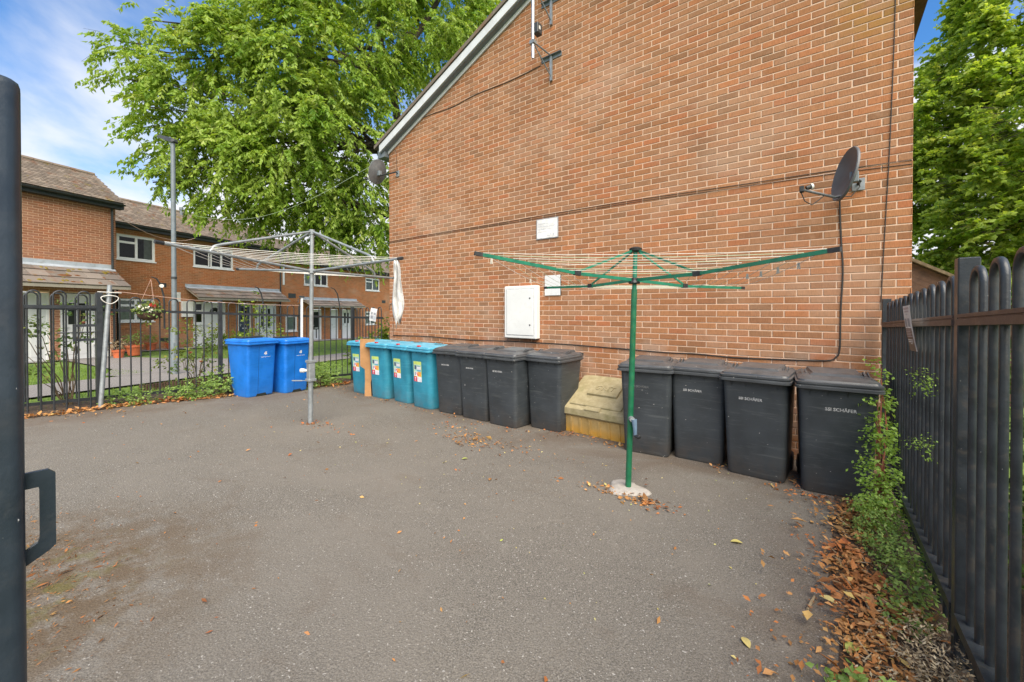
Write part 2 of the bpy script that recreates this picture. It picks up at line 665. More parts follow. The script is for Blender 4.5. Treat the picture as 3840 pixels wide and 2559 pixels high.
M['st_orange'] = plain('sticker_orange', (.78, .32, .06), .5)
M['st_navy'] = plain('sticker_navy', (.06, .08, .16), .5)
M['st_mint'] = plain('sticker_mint', (.40, .62, .55), .5)
M['red_clip'] = plain('red_lid_lock', (.50, .03, .03), .45)
M['door_white'] = plain('white_door', (.68, .69, .69), .4, 0, .04, 2)
M['door_navy'] = plain('navy_door', (.012, .028, .075), .35)
M['room'] = plain('dark_room', (.012, .016, .012), .9)
M['curtain'] = plain('net_curtain', (.55, .56, .54), .9)
M['curtain_grey'] = plain('grey_curtain', (.30, .34, .34), .9)
M['timber'] = plain('brown_timber', (.085, .05, .036), .8, 0, .3, 9, (.15, .10, .075), .4, .3, .3)
M['timber_moss'] = plain('weathered_timber_edge', (.13, .10, .065), .9, 0, .35, 14, (.10, .085, .04), .5, .3, .4)
M['moss'] = plain('moss', (.17, .125, .02), .95, 0, .3, 20, None, .3, .2, .6)
M['moss_brown'] = plain('brown_moss', (.14, .06, .025), .95, 0, .3, 20, None, .3, .2, .6)
M['rust'] = plain('rusty_metal', (.16, .075, .035), .85, .2, .3, 20)
M['string'] = plain('pale_cord', (.55, .36, .28), .8)
M['peg'] = plain('peg_plastic', (.66, .60, .50), .5)
M['peg_grey'] = plain('grey_peg', (.16, .17, .16), .6)
M['blue_handle'] = plain('blue_grey_handle', (.12, .185, .26), .5)


def mk_plastic(name, c, rough, scuff, spk, dust, logo=None):
    t = NT(name)
    co = t.co()
    oi = t.node('ShaderNodeObjectInfo')
    off = t.node('ShaderNodeVectorMath', operation='ADD')
    sh = t.node('ShaderNodeVectorMath', operation='SCALE')
    cmb = t.node('ShaderNodeCombineXYZ')
    for i in range(3):
        t.l.new(oi.outputs['Random'], cmb.inputs[i])
    t.l.new(cmb.outputs[0], sh.inputs[0])
    sh.inputs['Scale'].default_value = 17.3
    t.l.new(co, off.inputs[0])
    t.l.new(sh.outputs[0], off.inputs[1])
    v = off.outputs[0]
    n1 = t.noise(v, 4, 5, .6)
    base = t.mix(t.rng(n1, .3, .7), sc(c, .84), sc(c, 1.17))
    scr = t.noise(t.map(v, (3, 3, 34)), 1, 5, .75, .8)
    base = t.mix(t.rng(scr, .52, .70, 0, .75), base, scuff)
    sp = t.node('ShaderNodeSeparateXYZ')
    t.l.new(co, sp.inputs[0])
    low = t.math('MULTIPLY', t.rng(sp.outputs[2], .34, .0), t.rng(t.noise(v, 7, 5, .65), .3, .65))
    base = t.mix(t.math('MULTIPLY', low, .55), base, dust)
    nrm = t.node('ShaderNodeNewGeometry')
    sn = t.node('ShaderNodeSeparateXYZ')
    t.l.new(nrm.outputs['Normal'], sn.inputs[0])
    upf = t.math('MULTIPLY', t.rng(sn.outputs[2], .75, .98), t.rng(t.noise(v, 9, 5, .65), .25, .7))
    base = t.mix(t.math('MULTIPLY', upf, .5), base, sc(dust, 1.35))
    s = t.noise(t.map(v, (1, 1, 1), (3, 1, 2)), 33, 2, .5)
    base = t.mix(t.rng(s, spk, spk + .03, 0, .8), base, (.45, .44, .42))
    t.col(base).set(Roughness=t.rng(n1, .2, .8, rough - .08, rough + .12))
    t.bump(t.noise(v, 160, 2, .5), .12, .002)
    return t.m


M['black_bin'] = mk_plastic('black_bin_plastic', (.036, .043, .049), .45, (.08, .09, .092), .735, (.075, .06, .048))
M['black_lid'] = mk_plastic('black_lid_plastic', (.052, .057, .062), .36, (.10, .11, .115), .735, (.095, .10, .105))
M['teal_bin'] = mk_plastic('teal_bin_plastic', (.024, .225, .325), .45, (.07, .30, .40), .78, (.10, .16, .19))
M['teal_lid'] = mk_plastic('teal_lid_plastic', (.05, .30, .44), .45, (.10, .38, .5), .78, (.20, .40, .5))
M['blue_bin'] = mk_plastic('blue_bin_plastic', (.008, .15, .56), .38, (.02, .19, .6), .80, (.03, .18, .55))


def mk_grit():
    t = NT('grit_bin_plastic')
    co = t.co()
    n = t.noise(co, 6, 6, .65, .4)
    c = t.mix(t.rng(n, .3, .7), (.36, .235, .075), (.46, .32, .13))
    sp = t.node('ShaderNodeSeparateXYZ')
    t.l.new(co, sp.inputs[0])
    low = t.rng(sp.outputs[2], .15, .02)
    c = t.mix(t.math('MULTIPLY', low, t.rng(n, .35, .6, .5, 1)), c, (.52, .27, .03))
    st = t.noise(t.map(co, (16, 16, 1.6)), 1, 4, .6)
    c = t.mix(t.math('MULTIPLY', t.rng(st, .55, .75), .5), c, (.15, .085, .02))
    t.col(c).set(Roughness=.85)
    t.bump(t.noise(co, 90, 3, .6), .3, .004)
    return t.m


M['grit'] = mk_grit()


def mk_grit_lid():
    t = NT('grit_lid_plastic')
    pos = t.pos()
    c = t.mix(t.rng(t.noise(pos, 13, 6, .7), .25, .8), (.27, .225, .115), (.42, .36, .22))
    c = t.mix(t.rng(t.noise(pos, 3.5, 4, .6), .5, .72, 0, .5), c, (.17, .16, .05))
    c = t.mix(t.rng(t.noise(pos, 60, 3, .6), .6, .75, 0, .4), c, (.10, .085, .04))
    t.col(c).set(Roughness=.9)
    t.bump(t.noise(pos, 90, 3, .6), .3, .004)
    return t.m


M['grit_lid'] = mk_grit_lid()


def mk_glass(name, tint=(.75, .8, .78)):
    t = NT(name)
    tr = t.node('ShaderNodeBsdfTransparent')
    tr.inputs['Color'].default_value = tint + (1,)
    gl = t.node('ShaderNodeBsdfGlossy')
    gl.inputs['Roughness'].default_value = .03
    fr = t.node('ShaderNodeFresnel')
    fr.inputs['IOR'].default_value = 1.4
    mx = t.node('ShaderNodeMixShader')
    t.l.new(fr.outputs[0], mx.inputs[0])
    t.l.new(tr.outputs[0], mx.inputs[1])
    t.l.new(gl.outputs[0], mx.inputs[2])
    t.l.new(mx.outputs[0], t.n['Material Output'].inputs['Surface'])
    return t.m


M['glass'] = mk_glass('window_glass')


def mk_tile(name, base):
    t = NT(name)
    pos = t.pos()
    r = t.attr()
    c = t.mix(r, sc(base, .72), sc(base, 1.22))
    n = t.noise(pos, 3.2, 5, .65)
    c = t.mix(t.rng(n, .52, .7, 0, .75), c, (.17, .075, .035))
    n2 = t.noise(pos, 9, 5, .7)
    c = t.mix(t.rng(n2, .6, .72, 0, .7), c, (.40, .36, .30))
    n3 = t.noise(t.map(pos, (1, 1, 1), (4, 4, 1)), 2.6, 4, .6)
    c = t.mix(t.rng(n3, .62, .7, 0, .7), c, (.20, .15, .025))
    t.col(c).set(Roughness=.95)
    t.bump(n2, .5, .01)
    return t.m


M['tile'] = mk_tile('roof_tile', (.215, .172, .135))
M['tile_dark'] = mk_tile('gable_roof_tile', (.16, .13, .10))
M['slab_tile'] = mk_tile('canopy_tile', (.185, .155, .132))

# ------------------------------------------------------------------ ground
EV = Vector((-.3434, .9395, 0))          # along the terrace
MV = Vector((-.9395, -.3434, 0))         # away from the yard, across the green
TER_ANG = math.atan2(EV.y, EV.x)


def g_yard(x, y):
    return .045 * (4.9 - min(max(y, -8), 6.5))


def g_out(x, y):
    s = x * EV.x + y * EV.y
    return .15 - (min(max(s, -6), 34) - 4) * .025


def ground_z(x, y):
    t = min(max((-8.5 - x) / 1.3, 0), 1)
    t = t * t * (3 - 2 * t)
    return g_yard(x, y) * (1 - t) + g_out(x, y) * t


def sheet(xs, ys, dz, name, mat, zf=ground_z, jit=0):
    V = [(x, y, zf(x, y) + dz + (rng.uniform(-jit, jit) if jit else 0)) for y in ys for x in xs]
    n = len(xs)
    F = [(j * n + i, j * n + i + 1, (j + 1) * n + i + 1, (j + 1) * n + i) for j in range(len(ys) - 1) for i in range(n - 1)]
    o = link(name, np_mesh(name, V, F, mat, smooth=True))
    return tag(o, kind='structure')


gx = sorted(set([-600, -300, -150, -80, -60, -50, -45, -40, 20, 40, 80, 150, 300, 600] + [round(-36 + .5 * i, 2) for i in range(92)] + [-8.5 - .13 * k for k in range(11)]))
gy = sorted(set([-600, -300, -150, -80, -40, -20, 40, 60, 90, 150, 300, 600] + [round(-12 + .5 * i, 2) for i in range(90)]))
sheet(gx, gy, -.035, 'ground', M['lawn'])
sheet(list(np.arange(-8.42, .13, .15)) + [.13], list(np.arange(-5, 5.45, .15)) + [5.5], 0.0, 'yard', M['tarmac'])


def strip_sheet(name, poly_us, mat, dz, step=.5):
    """flat sheet on the outer ground, outline given as (u, s) rows: list of (s, u_near, u_far)"""
    V, F = [], []
    m = 5
    for s, a, b in poly_us:
        for k in range(m):
            u = a + (b - a) * k / (m - 1)
            p = EV * s + MV * u
            V.append((p.x, p.y, ground_z(p.x, p.y) + dz))
    for i in range(len(poly_us) - 1):
        for k in range(m - 1):
            F.append((i * m + k, i * m + k + 1, (i + 1) * m + k + 1, (i + 1) * m + k))
    F = [f[::-1] for f in F]
    return tag(link(name, np_mesh(name, V, F, mat)), kind='structure')


strip_sheet('footpath', [(s, 9.55 + .12 * math.sin(s * .3), 11.45 - .02 * s + .1 * math.sin(s * .5)) for s in np.arange(-8, 31, 1.0)], M['path'], .004)
strip_sheet('door_path', [(6.2, 11.3, 11.8), (7.0, 11.2, 13.0), (7.5, 11.2, 15.0), (8.0, 11.2, 17.3), (8.7, 11.2, 17.3), (9.2, 11.2, 17.6), (9.6, 11.2, 14.5), (10.4, 11.2, 12.4), (11.4, 11.15, 11.5)], M['path'], .008)
strip_sheet('house_path', [(s, 17.2 if s > 9.5 else 17.0, 19.85 if s > 9.6 else 17.33) for s in (3, 6, 9.5, 9.62)] + [(9.63, 18.9, 19.85), (12, 18.9, 19.85), (18, 18.6, 19.85), (31, 18.6, 19.85)], M['path'], .004)

# ------------------------------------------------------------------ brickwork
RW, FW = Vector((math.cos(YAW), math.sin(YAW), 0)), Vector((-math.sin(YAW), math.cos(YAW), 0))


def view_px(p):
    d = Vector(p) - Vector((0, 0, CAMZ))
    z = d.dot(FW)
    if z < .1:
        return None
    return 1920 + 1535 * d.dot(RW) / z, 1165 - 1535 * d.z / z, z


def brick_v(w, h, d, c, r, front=-1):
    """brick face of width w, height h standing d proud with chamfer c, local origin at its centre on the mortar"""
    j = lambda a: r.uniform(-a, a)
    b = [(-w / 2, 0, -h / 2), (w / 2, 0, -h / 2), (w / 2, 0, h / 2), (-w / 2, 0, h / 2)]
    t = j(.0012)
    f = [(-w / 2 + c + j(.0015), -d + t + j(.001), -h / 2 + c + j(.0012)), (w / 2 - c + j(.0015), -d + t + j(.001), -h / 2 + c + j(.0012)),
         (w / 2 - c + j(.0015), -d + t + j(.001), h / 2 - c + j(.0012)), (-w / 2 + c + j(.0015), -d + t + j(.001), h / 2 - c + j(.0012))]
    return b + f, [(4, 5, 6, 7), (0, 1, 5, 4), (1, 2, 6, 5), (2, 3, 7, 6), (3, 0, 4, 7)]


def lay_courses(x0, x1, z0, z1, openings, zref=1.6, odd_half=True, top=None):
    """stretcher bond from the right-hand corner x1; returns list of (xc, zc, w)"""
    out = []
    k0 = math.floor((z0 - zref) / .075)
    k1 = math.ceil((z1 - zref) / .075)
    for k in range(k0, k1):
        zc = zref + k * .075 + .0375
        if zc - .03 < z0 or zc + .02 > z1:
            continue
        half = (k % 2 == 1) == odd_half
        x = x1
        segs = []
        first = True
        while x > x0 + .03:
            w = .1025 if (first and half) else .215
            first = False
            a = max(x - w, x0)
            segs.append((a, x))
            x -= w + .01
        for a, b in segs:
            pcs = [(a, b)]
            for (ox0, ox1, oz0, oz1) in openings:
                if oz0 - .01 < zc < oz1 + .01:
                    np_ = []
                    for (p, q) in pcs:
                        if q <= ox0 or p >= ox1:
                            np_.append((p, q))
                        else:
                            if p < ox0 - .03:
                                np_.append((p, ox0))
                            if q > ox1 + .03:
                                np_.append((ox1, q))
                    pcs = np_
            for p, q in pcs:
                xc = (p + q) / 2
                if top is not None and zc > top(xc):
                    continue
                out.append((xc, zc, q - p))
    return out


TEMPL = {}


def brick_templates(mat, depth, tones, n=26):
    key = (mat.name, depth)
    if key not in TEMPL:
        r = random.Random(3)
        full, half = [], []
        for i in range(n):
            for store, w in ((full, .215), (half, .1025)):
                if store is half and i % 3:
                    continue
                m = MB()
                v, f = brick_v(w, .065, depth, .0035, r)
                m.add(v, f, (i + .5) / n if store is full else r.random())
                store.append(m.mesh('brick', mat))
        TEMPL[key] = (full, half)
    return TEMPL[key]


def brick_skin(parent, bricks, mat, depth, y, to_world, limit=300, seed=1, hidden=None, tones=None):
    """the bricks that show largest become parts of their own, the rest one joined part"""
    r = random.Random(seed)
    full, half = brick_templates(mat, depth, tones)
    score = []
    for i, (xc, zc, w) in enumerate(bricks):
        q = view_px(to_world(xc, y, zc))
        ok = q and -20 < q[0] < 3860 and -10 < q[1] < 2560 and (hidden is None or not hidden(xc, zc)) and (abs(w - .215) < .002 or abs(w - .1025) < .002)
        score.append((w / q[2] ** 2 if ok else -1, i))
    score.sort(reverse=True)
    pick = set(i for s, i in score[:limit] if s > 0)
    mb = MB()
    for i, (xc, zc, w) in enumerate(bricks):
        if i in pick:
            me = r.choice(full if w > .15 else half)
            o = link('brick', me, parent, (xc + r.uniform(-.001, .001), y, zc + r.uniform(-.0012, .0012)))
        else:
            v, f = brick_v(w, .065, depth, .0035, r)
            mb.add([(a + xc, b + y, c + zc) for a, b, c in v], f, r.random())
    if mb.v:
        part('brickwork', mb, mat, parent, kind='stuff')


def wall_panel(mb, x0, x1, z0, z1, y, openings, reveal=.07):
    """mortar face with the openings left free, plus their reveals"""
    xs = sorted(set([x0, x1] + [min(max(v, x0), x1) for o in openings for v in o[:2]]))
    zs = sorted(set([z0, z1] + [min(max(v, z0), z1) for o in openings for v in o[2:]]))
    for i in range(len(xs) - 1):
        for j in range(len(zs) - 1):
            cx, cz = (xs[i] + xs[i + 1]) / 2, (zs[j] + zs[j + 1]) / 2
            if any(o[0] < cx < o[1] and o[2] < cz < o[3] for o in openings):
                continue
            mb.quad((xs[i], y, zs[j]), (xs[i + 1], y, zs[j]), (xs[i + 1], y, zs[j + 1]), (xs[i], y, zs[j + 1]))
    for a, b, c, d in openings:
        mb.quad((a, y, c), (a, y + reveal, c), (a, y + reveal, d), (a, y, d))
        mb.quad((b, y, c), (b, y, d), (b, y + reveal, d), (b, y + reveal, c))
        mb.quad((a, y, d), (a, y + reveal, d), (b, y + reveal, d), (b, y, d))
        mb.quad((a, y, c), (b, y, c), (b, y + reveal, c), (a, y + reveal, c))


# ------------------------------------------------------------------ the gable building
GX0, GX1, GY = -7.43, .647, 5.379
RIDGE_X = (GX0 + GX1) / 2
EAVE_Z = 5.03
PITCH = math.tan(R(22.9))
rake = lambda x: EAVE_Z + PITCH * (x - GX0 if x < RIDGE_X else GX1 - x) + .02
gb = thing('gable_house', 'red brick house end with a broad windowless gable wall behind the bins', 'house', (0, 0, 0))
m = MB()
D = 9.0
ym = GY + .005
m.quad((GX0, ym, -.4), (GX1, ym, -.4), (GX1, ym, EAVE_Z), (RIDGE_X, ym, rake(RIDGE_X)), (GX0, ym, EAVE_Z))
m.quad((GX1 - .004, ym, -.4), (GX1 - .004, ym + D, -.4), (GX1 - .004, ym + D, EAVE_Z), (GX1 - .004, ym, EAVE_Z))
m.quad((GX0 + .004, ym, -.4), (GX0 + .004, ym, EAVE_Z), (GX0 + .004, ym + D, EAVE_Z), (GX0 + .004, ym + D, -.4))
part('wall', m, M['mortar'], gb)
bricks = lay_courses(GX0, GX1, -.2, 6.9, [], top=rake)
brick_skin(gb, bricks, M['brick'], .005, ym, lambda x, y, z: (x, y, z), 300, 5,
           hidden=lambda x, z: z < 1.1 or (x > .40 and z < 1.7))
m = MB()                                                    # brick returns of the two flank walls
for k in range(-24, 46):
    zc = 1.6 + k * .075 + .0375
    if not -.15 < zc < EAVE_Z - .03:
        continue
    for side, xx in ((1, GX1 - .004), (-1, GX0 + .004)):
        for i in range(14):
            y0 = GY + i * .225 + (.1125 if k % 2 else 0) + .002
            v, f = brick_v(.215, .065, .004, .0035, rng)
            m.add([(xx - side * b, y0 + .1 + a * side * (1), c + zc) for a, b, c in v], f, rng.random())
part('flank_brickwork', m, M['brick'], gb, kind='stuff')
m = MB()                                                    # roof deck
for sgn, xa in ((1, GX0 - .3), (-1, GX1 + .21)):
    za = EAVE_Z + PITCH * (-.3 if sgn > 0 else -.21) + .16
    zb = rake(RIDGE_X) + .14
    a, b = (xa, GY - .16, za), (RIDGE_X, GY - .16, zb)
    m.loft([[(xa, y, za), (RIDGE_X, y, zb), (RIDGE_X, y, zb + .07), (xa, y, za + .07)] for y in (GY - .17, GY + D)])
part('roof', m, M['tile_dark'], gb)


def rake_board(x0, x1, drop0, drop1, y0, y1):
    mb = MB()
    rr = []
    for x in (x0, x1):
        z = rake(x) if GX0 <= x <= GX1 else EAVE_Z + PITCH * (x - GX0 if x < RIDGE_X else GX1 - x) + .02
        rr.append([(x, y0, z + drop0), (x, y1, z + drop0), (x, y1, z + drop1), (x, y0, z + drop1)])
    return mb.loft(rr)


for xa, xb in ((GX0 - .14, RIDGE_X), (GX1 + .21, RIDGE_X)):
    part('bargeboard', rake_board(xa, xb, -.03, .12, GY - .15, GY - .125), M['barge'], gb)
    part('soffit', rake_board(xa, xb, -.05, -.035, GY - .125, GY - .012), M['galv_lamp'], gb)
    part('verge_trim', rake_board(xa + (.14 if xa < RIDGE_X else -.21), xb, -.12, -.052, GY - .03, GY - .006), M['barge'], gb)
m = MB()
m.box(GX1 + .012, GX1 + .20, GY - .02, GY + D, EAVE_Z - .13, EAVE_Z + .02)
part('eaves_box', m, M['timber'], gb)
m = MB()
m.box(GX0 - .26, GX0 - .015, GY - .10, GY + D, EAVE_Z - .16, EAVE_Z + .01)
part('gutter', m, M['galv_lamp'], gb)


# ------------------------------------------------------------------ the terrace across the green
def ter(s, u, z=0):
    p = EV * s + MV * u
    return (p.x, p.y, z)


def window(house, x0, x1, z0, z1, lights, y=.03, curtain=None, name='window'):
    """lights: list of (fx0, fx1, fz0, fz1) pane rectangles as fractions of the opening"""
    fr = MB()
    T = .055
    w, h = x1 - x0, z1 - z0
    fr.box(x0, x1, y, y + .05, z0, z0 + T)
    fr.box(x0, x1, y, y + .05, z1 - T, z1)
    fr.box(x0, x0 + T, y, y + .05, z0 + T, z1 - T)
    fr.box(x1 - T, x1, y, y + .05, z0 + T, z1 - T)
    fr.box(x0 - .03, x1 + .03, y - .06, y - .002, z0 - .035, z0 + .012)
    ix0, ix1, iz0, iz1 = x0 + T, x1 - T, z0 + T, z1 - T
    fw = part('window', fr, M['white_pvc'], house) if name == 'window' else part(name, fr, M['white_pvc'], house)
    for (a, b, c, d) in lights:
        pa, pb = ix0 + a * (ix1 - ix0), ix0 + b * (ix1 - ix0)
        pc, pd = iz0 + c * (iz1 - iz0), iz0 + d * (iz1 - iz0)
        sm = MB()
        k = .042
        e = .004
        sm.box(pa, pb, y - .012, y + .045, pc, pc + k)
        sm.box(pa, pb, y - .012, y + .045, pd - k, pd)
        sm.box(pa, pa + k, y - .012, y + .045, pc + k, pd - k)
        sm.box(pb - k, pb, y - .012, y + .045, pc + k, pd - k)
        part('sash', sm, M['white_pvc'], fw)
        pm = MB()
        pm.quad((pa + k - e, y + .02, pc + k - e), (pb - k + e, y + .02, pc + k - e), (pb - k + e, y + .02, pd - k + e), (pa + k - e, y + .02, pd - k + e))
        part('pane', pm, M['glass'], fw)
    rm = MB()
    rm.box(x0 - .3, x1 + .3, y + .09, y + 1.5, z0 - .3, z1 + .2)
    rm.f = rm.f[:2] + rm.f[3:]
    part('room', rm, M['room'], fw)
    if curtain:
        for (a, b, mt) in curtain:
            cm = MB()
            pts = []
            n = 18
            for i in range(n + 1):
                xx = ix0 + (a + (b - a) * i / n) * (ix1 - ix0)
                pts.append((xx, y + .13 + .022 * math.sin(i * 2.1), 0))
            for i in range(n):
                p, q = pts[i], pts[i + 1]
                cm.quad((p[0], p[1], iz0 - .05), (q[0], q[1], iz0 - .05), (q[0], q[1], iz1 + .05), (p[0], p[1], iz1 + .05))
            part('curtain', cm, M[mt], fw)
    return fw


def door(house, x0, x1, z0, z1, mat, y=.03, lights=(), fan=False, box=True, frame='white_pvc'):
    fr = MB()
    k = .06
    fr.box(x0, x0 + k, y - .01, y + .06, z0, z1)
    fr.box(x1 - k, x1, y - .01, y + .06, z0, z1)
    fr.box(x0 + k, x1 - k, y - .01, y + .06, z1 - k, z1)
    fr.box(x0 + k, x1 - k, y - .03, y + .06, z0, z0 + .04)
    d = part('door', fr, M[frame], house)
    lf = MB()
    a, b, c, e = x0 + k, x1 - k, z0 + .04, z1 - k
    lf.box(a, b, y + .012, y + .05, c, e)
    part('leaf', lf, M[mat], d)
    for (p, q, r_, s_) in ((.12, .44, .08, .38), (.56, .88, .08, .38)):
        pn = MB()
        pn.rbox(a + p * (b - a), a + q * (b - a), y + .004, y + .014, c + r_ * (e - c), c + s_ * (e - c), .004)
        part('moulded_panel', pn, M[mat], d)
    for (p, q, r_, s_) in lights:
        gl = MB()
        gl.box(a + p * (b - a), a + q * (b - a), y + .006, y + .0115, c + r_ * (e - c), c + s_ * (e - c))
        part('glazing', gl, M['room'], d)
    if fan:
        gl = MB()
        n = 10
        cx, cz = (a + b) / 2, c + .80 * (e - c)
        for i in range(n):
            t0, t1 = math.pi * (i + .06) / n, math.pi * (i + .94) / n
            gl.quad((cx + .06 * math.cos(t0), y + .006, cz + .06 * math.sin(t0)), (cx + .26 * math.cos(t0), y + .006, cz + .24 * math.sin(t0)),
                    (cx + .26 * math.cos(t1), y + .006, cz + .24 * math.sin(t1)), (cx + .06 * math.cos(t1), y + .006, cz + .06 * math.sin(t1)))
        part('fanlight', gl, M['room'], d)
    h = MB()
    h.box(a + .06, a + .085, y - .035, y + .01, c + .95, c + 1.08)
    h.box(a + .06, a + .16, y - .04, y - .025, c + 1.03, c + 1.045)
    part('handle', h, M['alu'], d)
    lb = MB()
    lb.box(a + .3 * (b - a), a + .7 * (b - a), y + .0, y + .011, c + .82, c + .87)
    part('letterbox', lb, M['alu'], d)
    return d


def tile_variants(w, l, t, mat, n=8):
    out = []
    r = random.Random(9)
    for i in range(n):
        mb = MB()
        j = lambda a: r.uniform(-a, a)
        mb.box(-w / 2, w / 2, 0, l, 0, t)
        mb.v = [(x + j(.003), y + j(.004), z + j(.003)) for x, y, z in mb.v]
        mb.r = [r.random()] * len(mb.v)
        out.append(mb.mesh('roof_tile', mat))
    return out


def tiled_slope(parent, x0, x1, y0, z0, y1, z1, w, gauge, length, thick, mat, limit=300, xvis=None, seed=2):
    """slope rising from (y0,z0) to (y1,z1) (y into the building). nearest tiles are parts of their own"""
    r = random.Random(seed)
    L = math.hypot(y1 - y0, z1 - z0)
    a = math.atan2(z1 - z0, y1 - y0)
    lift = math.atan2(thick, gauge)
    variants = tile_variants(w - .006, length, thick, mat)
    rows = int(L / gauge)
    cand = []
    for k in range(rows):
        off = (w / 2 if k % 2 else 0)
        x = x0 - off
        while x < x1:
            if x > x0 - w * .6:
                cand.append((min(max(x + w / 2, x0 + w * .25), x1 - w * .25), k))
            x += w
    ok = [c for c in cand if xvis is None or xvis[0] <= c[0] <= xvis[1]]
    ok.sort(key=lambda c: c[0])
    pick = set(ok[:limit])
    mb = MB()
    for c in cand:
        x, k = c
        d = k * gauge
        m4 = Matrix.Translation((x, y0 + math.cos(a) * d, z0 + math.sin(a) * d + .004)) @ Matrix.Rotation(a - lift * .9 + r.uniform(-.012, .012), 4, 'X') @ Matrix.Rotation(r.uniform(-.01, .01), 4, 'Z')
        me = r.choice(variants)
        if c in pick:
            o = link('roof_tile', me, parent)
            o.matrix_local = m4
        else:
            vs = [m4 @ v.co for v in me.vertices]
            mb.add(vs, [tuple(p.vertices) for p in me.polygons], r.random())
    if mb.v:
        part('tiling', mb, mat, parent, kind='stuff')


def local_to_world(s0, u0):
    base = EV * s0 + MV * u0

    def f(x, y, z):
        p = base + EV * x + MV * y
        return (p.x, p.y, z)
    return f


def house(name, label, s0, s1, u0, z0, z1, openings, bmat, mmat, tones, limit, seed, eave_u, eave_z, ridge_u, ridge_z, side_y=None, hidden=None, rooflim=300, roofvis=None):
    p = ter(s0, u0)
    h = thing(name, label, 'house', p, TER_ANG)
    W = s1 - s0
    mb = MB()
    ops = [(a - s0, b - s0, c, d) for a, b, c, d in openings]
    wall_panel(mb, 0, W, z0, z1, .005, ops)
    dep = 2 * (ridge_u - u0)
    for x in (0.004, W - .004):
        mb.quad((x, .005, z0), (x, dep, z0), (x, dep, z1), (x, dep / 2, ridge_z - .08), (x, .005, z1))
    part('wall', mb, mmat, h)
    br = lay_courses(0, W, z0 + .02, z1 - .01, ops, zref=z1 - .075 * 40)
    brick_skin(h, br, bmat, .006, .005, local_to_world(s0, u0), limit, seed, hidden)
    rd = MB()
    ex = .12
    for (ya, yb) in ((eave_u - u0, ridge_u - u0), (2 * (ridge_u - u0) - (eave_u - u0), ridge_u - u0)):
        rd.loft([[(x, ya, eave_z - .03), (x, yb, ridge_z - .03), (x, yb, ridge_z), (x, ya, eave_z)] for x in (-ex, W + ex)])
    roof = part('roof', rd, M['tile'], h)
    tiled_slope(roof, -ex, W + ex, eave_u - u0 - .03, eave_z + .004, ridge_u - u0, ridge_z, .165, .115, .165, .016, M['tile'], rooflim, roofvis, seed)
    rg = MB()
    x = -ex
    while x < W + ex:
        rg.tube([(x + .005, ridge_u - u0, ridge_z + .0), (min(x + .44, W + ex), ridge_u - u0, ridge_z + .004)], .075, 8)
        x += .45
    part('ridge_tiles', rg, M['tile'], roof)
    fc = MB()
    fc.box(-ex, W + ex, eave_u - u0 - .012, eave_u - u0 + .02, eave_z - .21, eave_z - .015)
    fc.box(-ex, W + ex, eave_u - u0 + .021, .0, eave_z - .21, eave_z - .19)
    part('fascia', fc, M['fascia'], h)
    gt = MB()
    n = 7
    pr = [(eave_u - u0 - .075 + .06 * math.cos(math.pi + math.pi * i / (n - 1)), eave_z - .05 + .055 * math.sin(math.pi + math.pi * i / (n - 1))) for i in range(n)]
    pr2 = [(eave_u - u0 - .075 + .052 * math.cos(math.pi + math.pi * i / (n - 1)), eave_z - .05 + .047 * math.sin(math.pi + math.pi * i / (n - 1))) for i in reversed(range(n))]
    gt.loft([[(x, a, b) for a, b in pr + pr2] for x in (-ex + .01, W + ex - .01)])
    part('gutter', gt, M['fascia'], h)
    return h


def canopy(h, x0, x1, zt, zb, proj, mat, w, limit=300, lead='lead', end_cap=True):
    """lean-to porch roof on the facade"""
    d = MB()
    d.loft([[(x, -.006, zt - .06), (x, -.006, zt - .02), (x, -proj, zb + .03), (x, -proj, zb - .01)] for x in (x0, x1)])
    c = part('canopy', d, M['canopy_trim'], h)
    L = math.hypot(proj, zt - zb)
    r = random.Random(int(x0 * 10))
    a = math.atan2(zt - zb, proj)
    gauge = L / 3.0
    for k in range(3):
        off = w / 2 if k % 2 else 0
        x = x0 - off
        while x < x1 - .02:
            xa, xb = max(x, x0), min(x + w, x1)
            if xb - xa > .06:
                mb = MB()
                mb.box(xa + .004 - (xa + xb) / 2, xb - .004 - (xa + xb) / 2, 0, gauge + .05, 0, .026, rnd=r.random())
                o = part('canopy_tile', mb, mat, c)
                o.matrix_local = Matrix.Translation(((xa + xb) / 2, -proj - .03 + math.cos(a) * gauge * k, zb + .035 + math.sin(a) * gauge * k)) @ Matrix.Rotation(a - math.atan2(.028, gauge) + r.uniform(-.01, .01), 4, 'X')
            x += w
    f = MB()
    f.loft([[(x, -.003, zt + .16), (x, -.02, zt + .16), (x, -.03, zt + .035), (x, -.16, zt - .16 * math.tan(a) + .075), (x, -.16, zt - .16 * math.tan(a) + .06), (x, -.003, zt + .02)] for x in (x0 - .02, x1 + .02)])
    part('flashing', f, M[lead], c)
    b = MB()
    b.box(x0, x1, -proj - .02, -proj + .005, zb - .07, zb + .02)
    part('fascia', b, M['canopy_trim'], c)
    return c


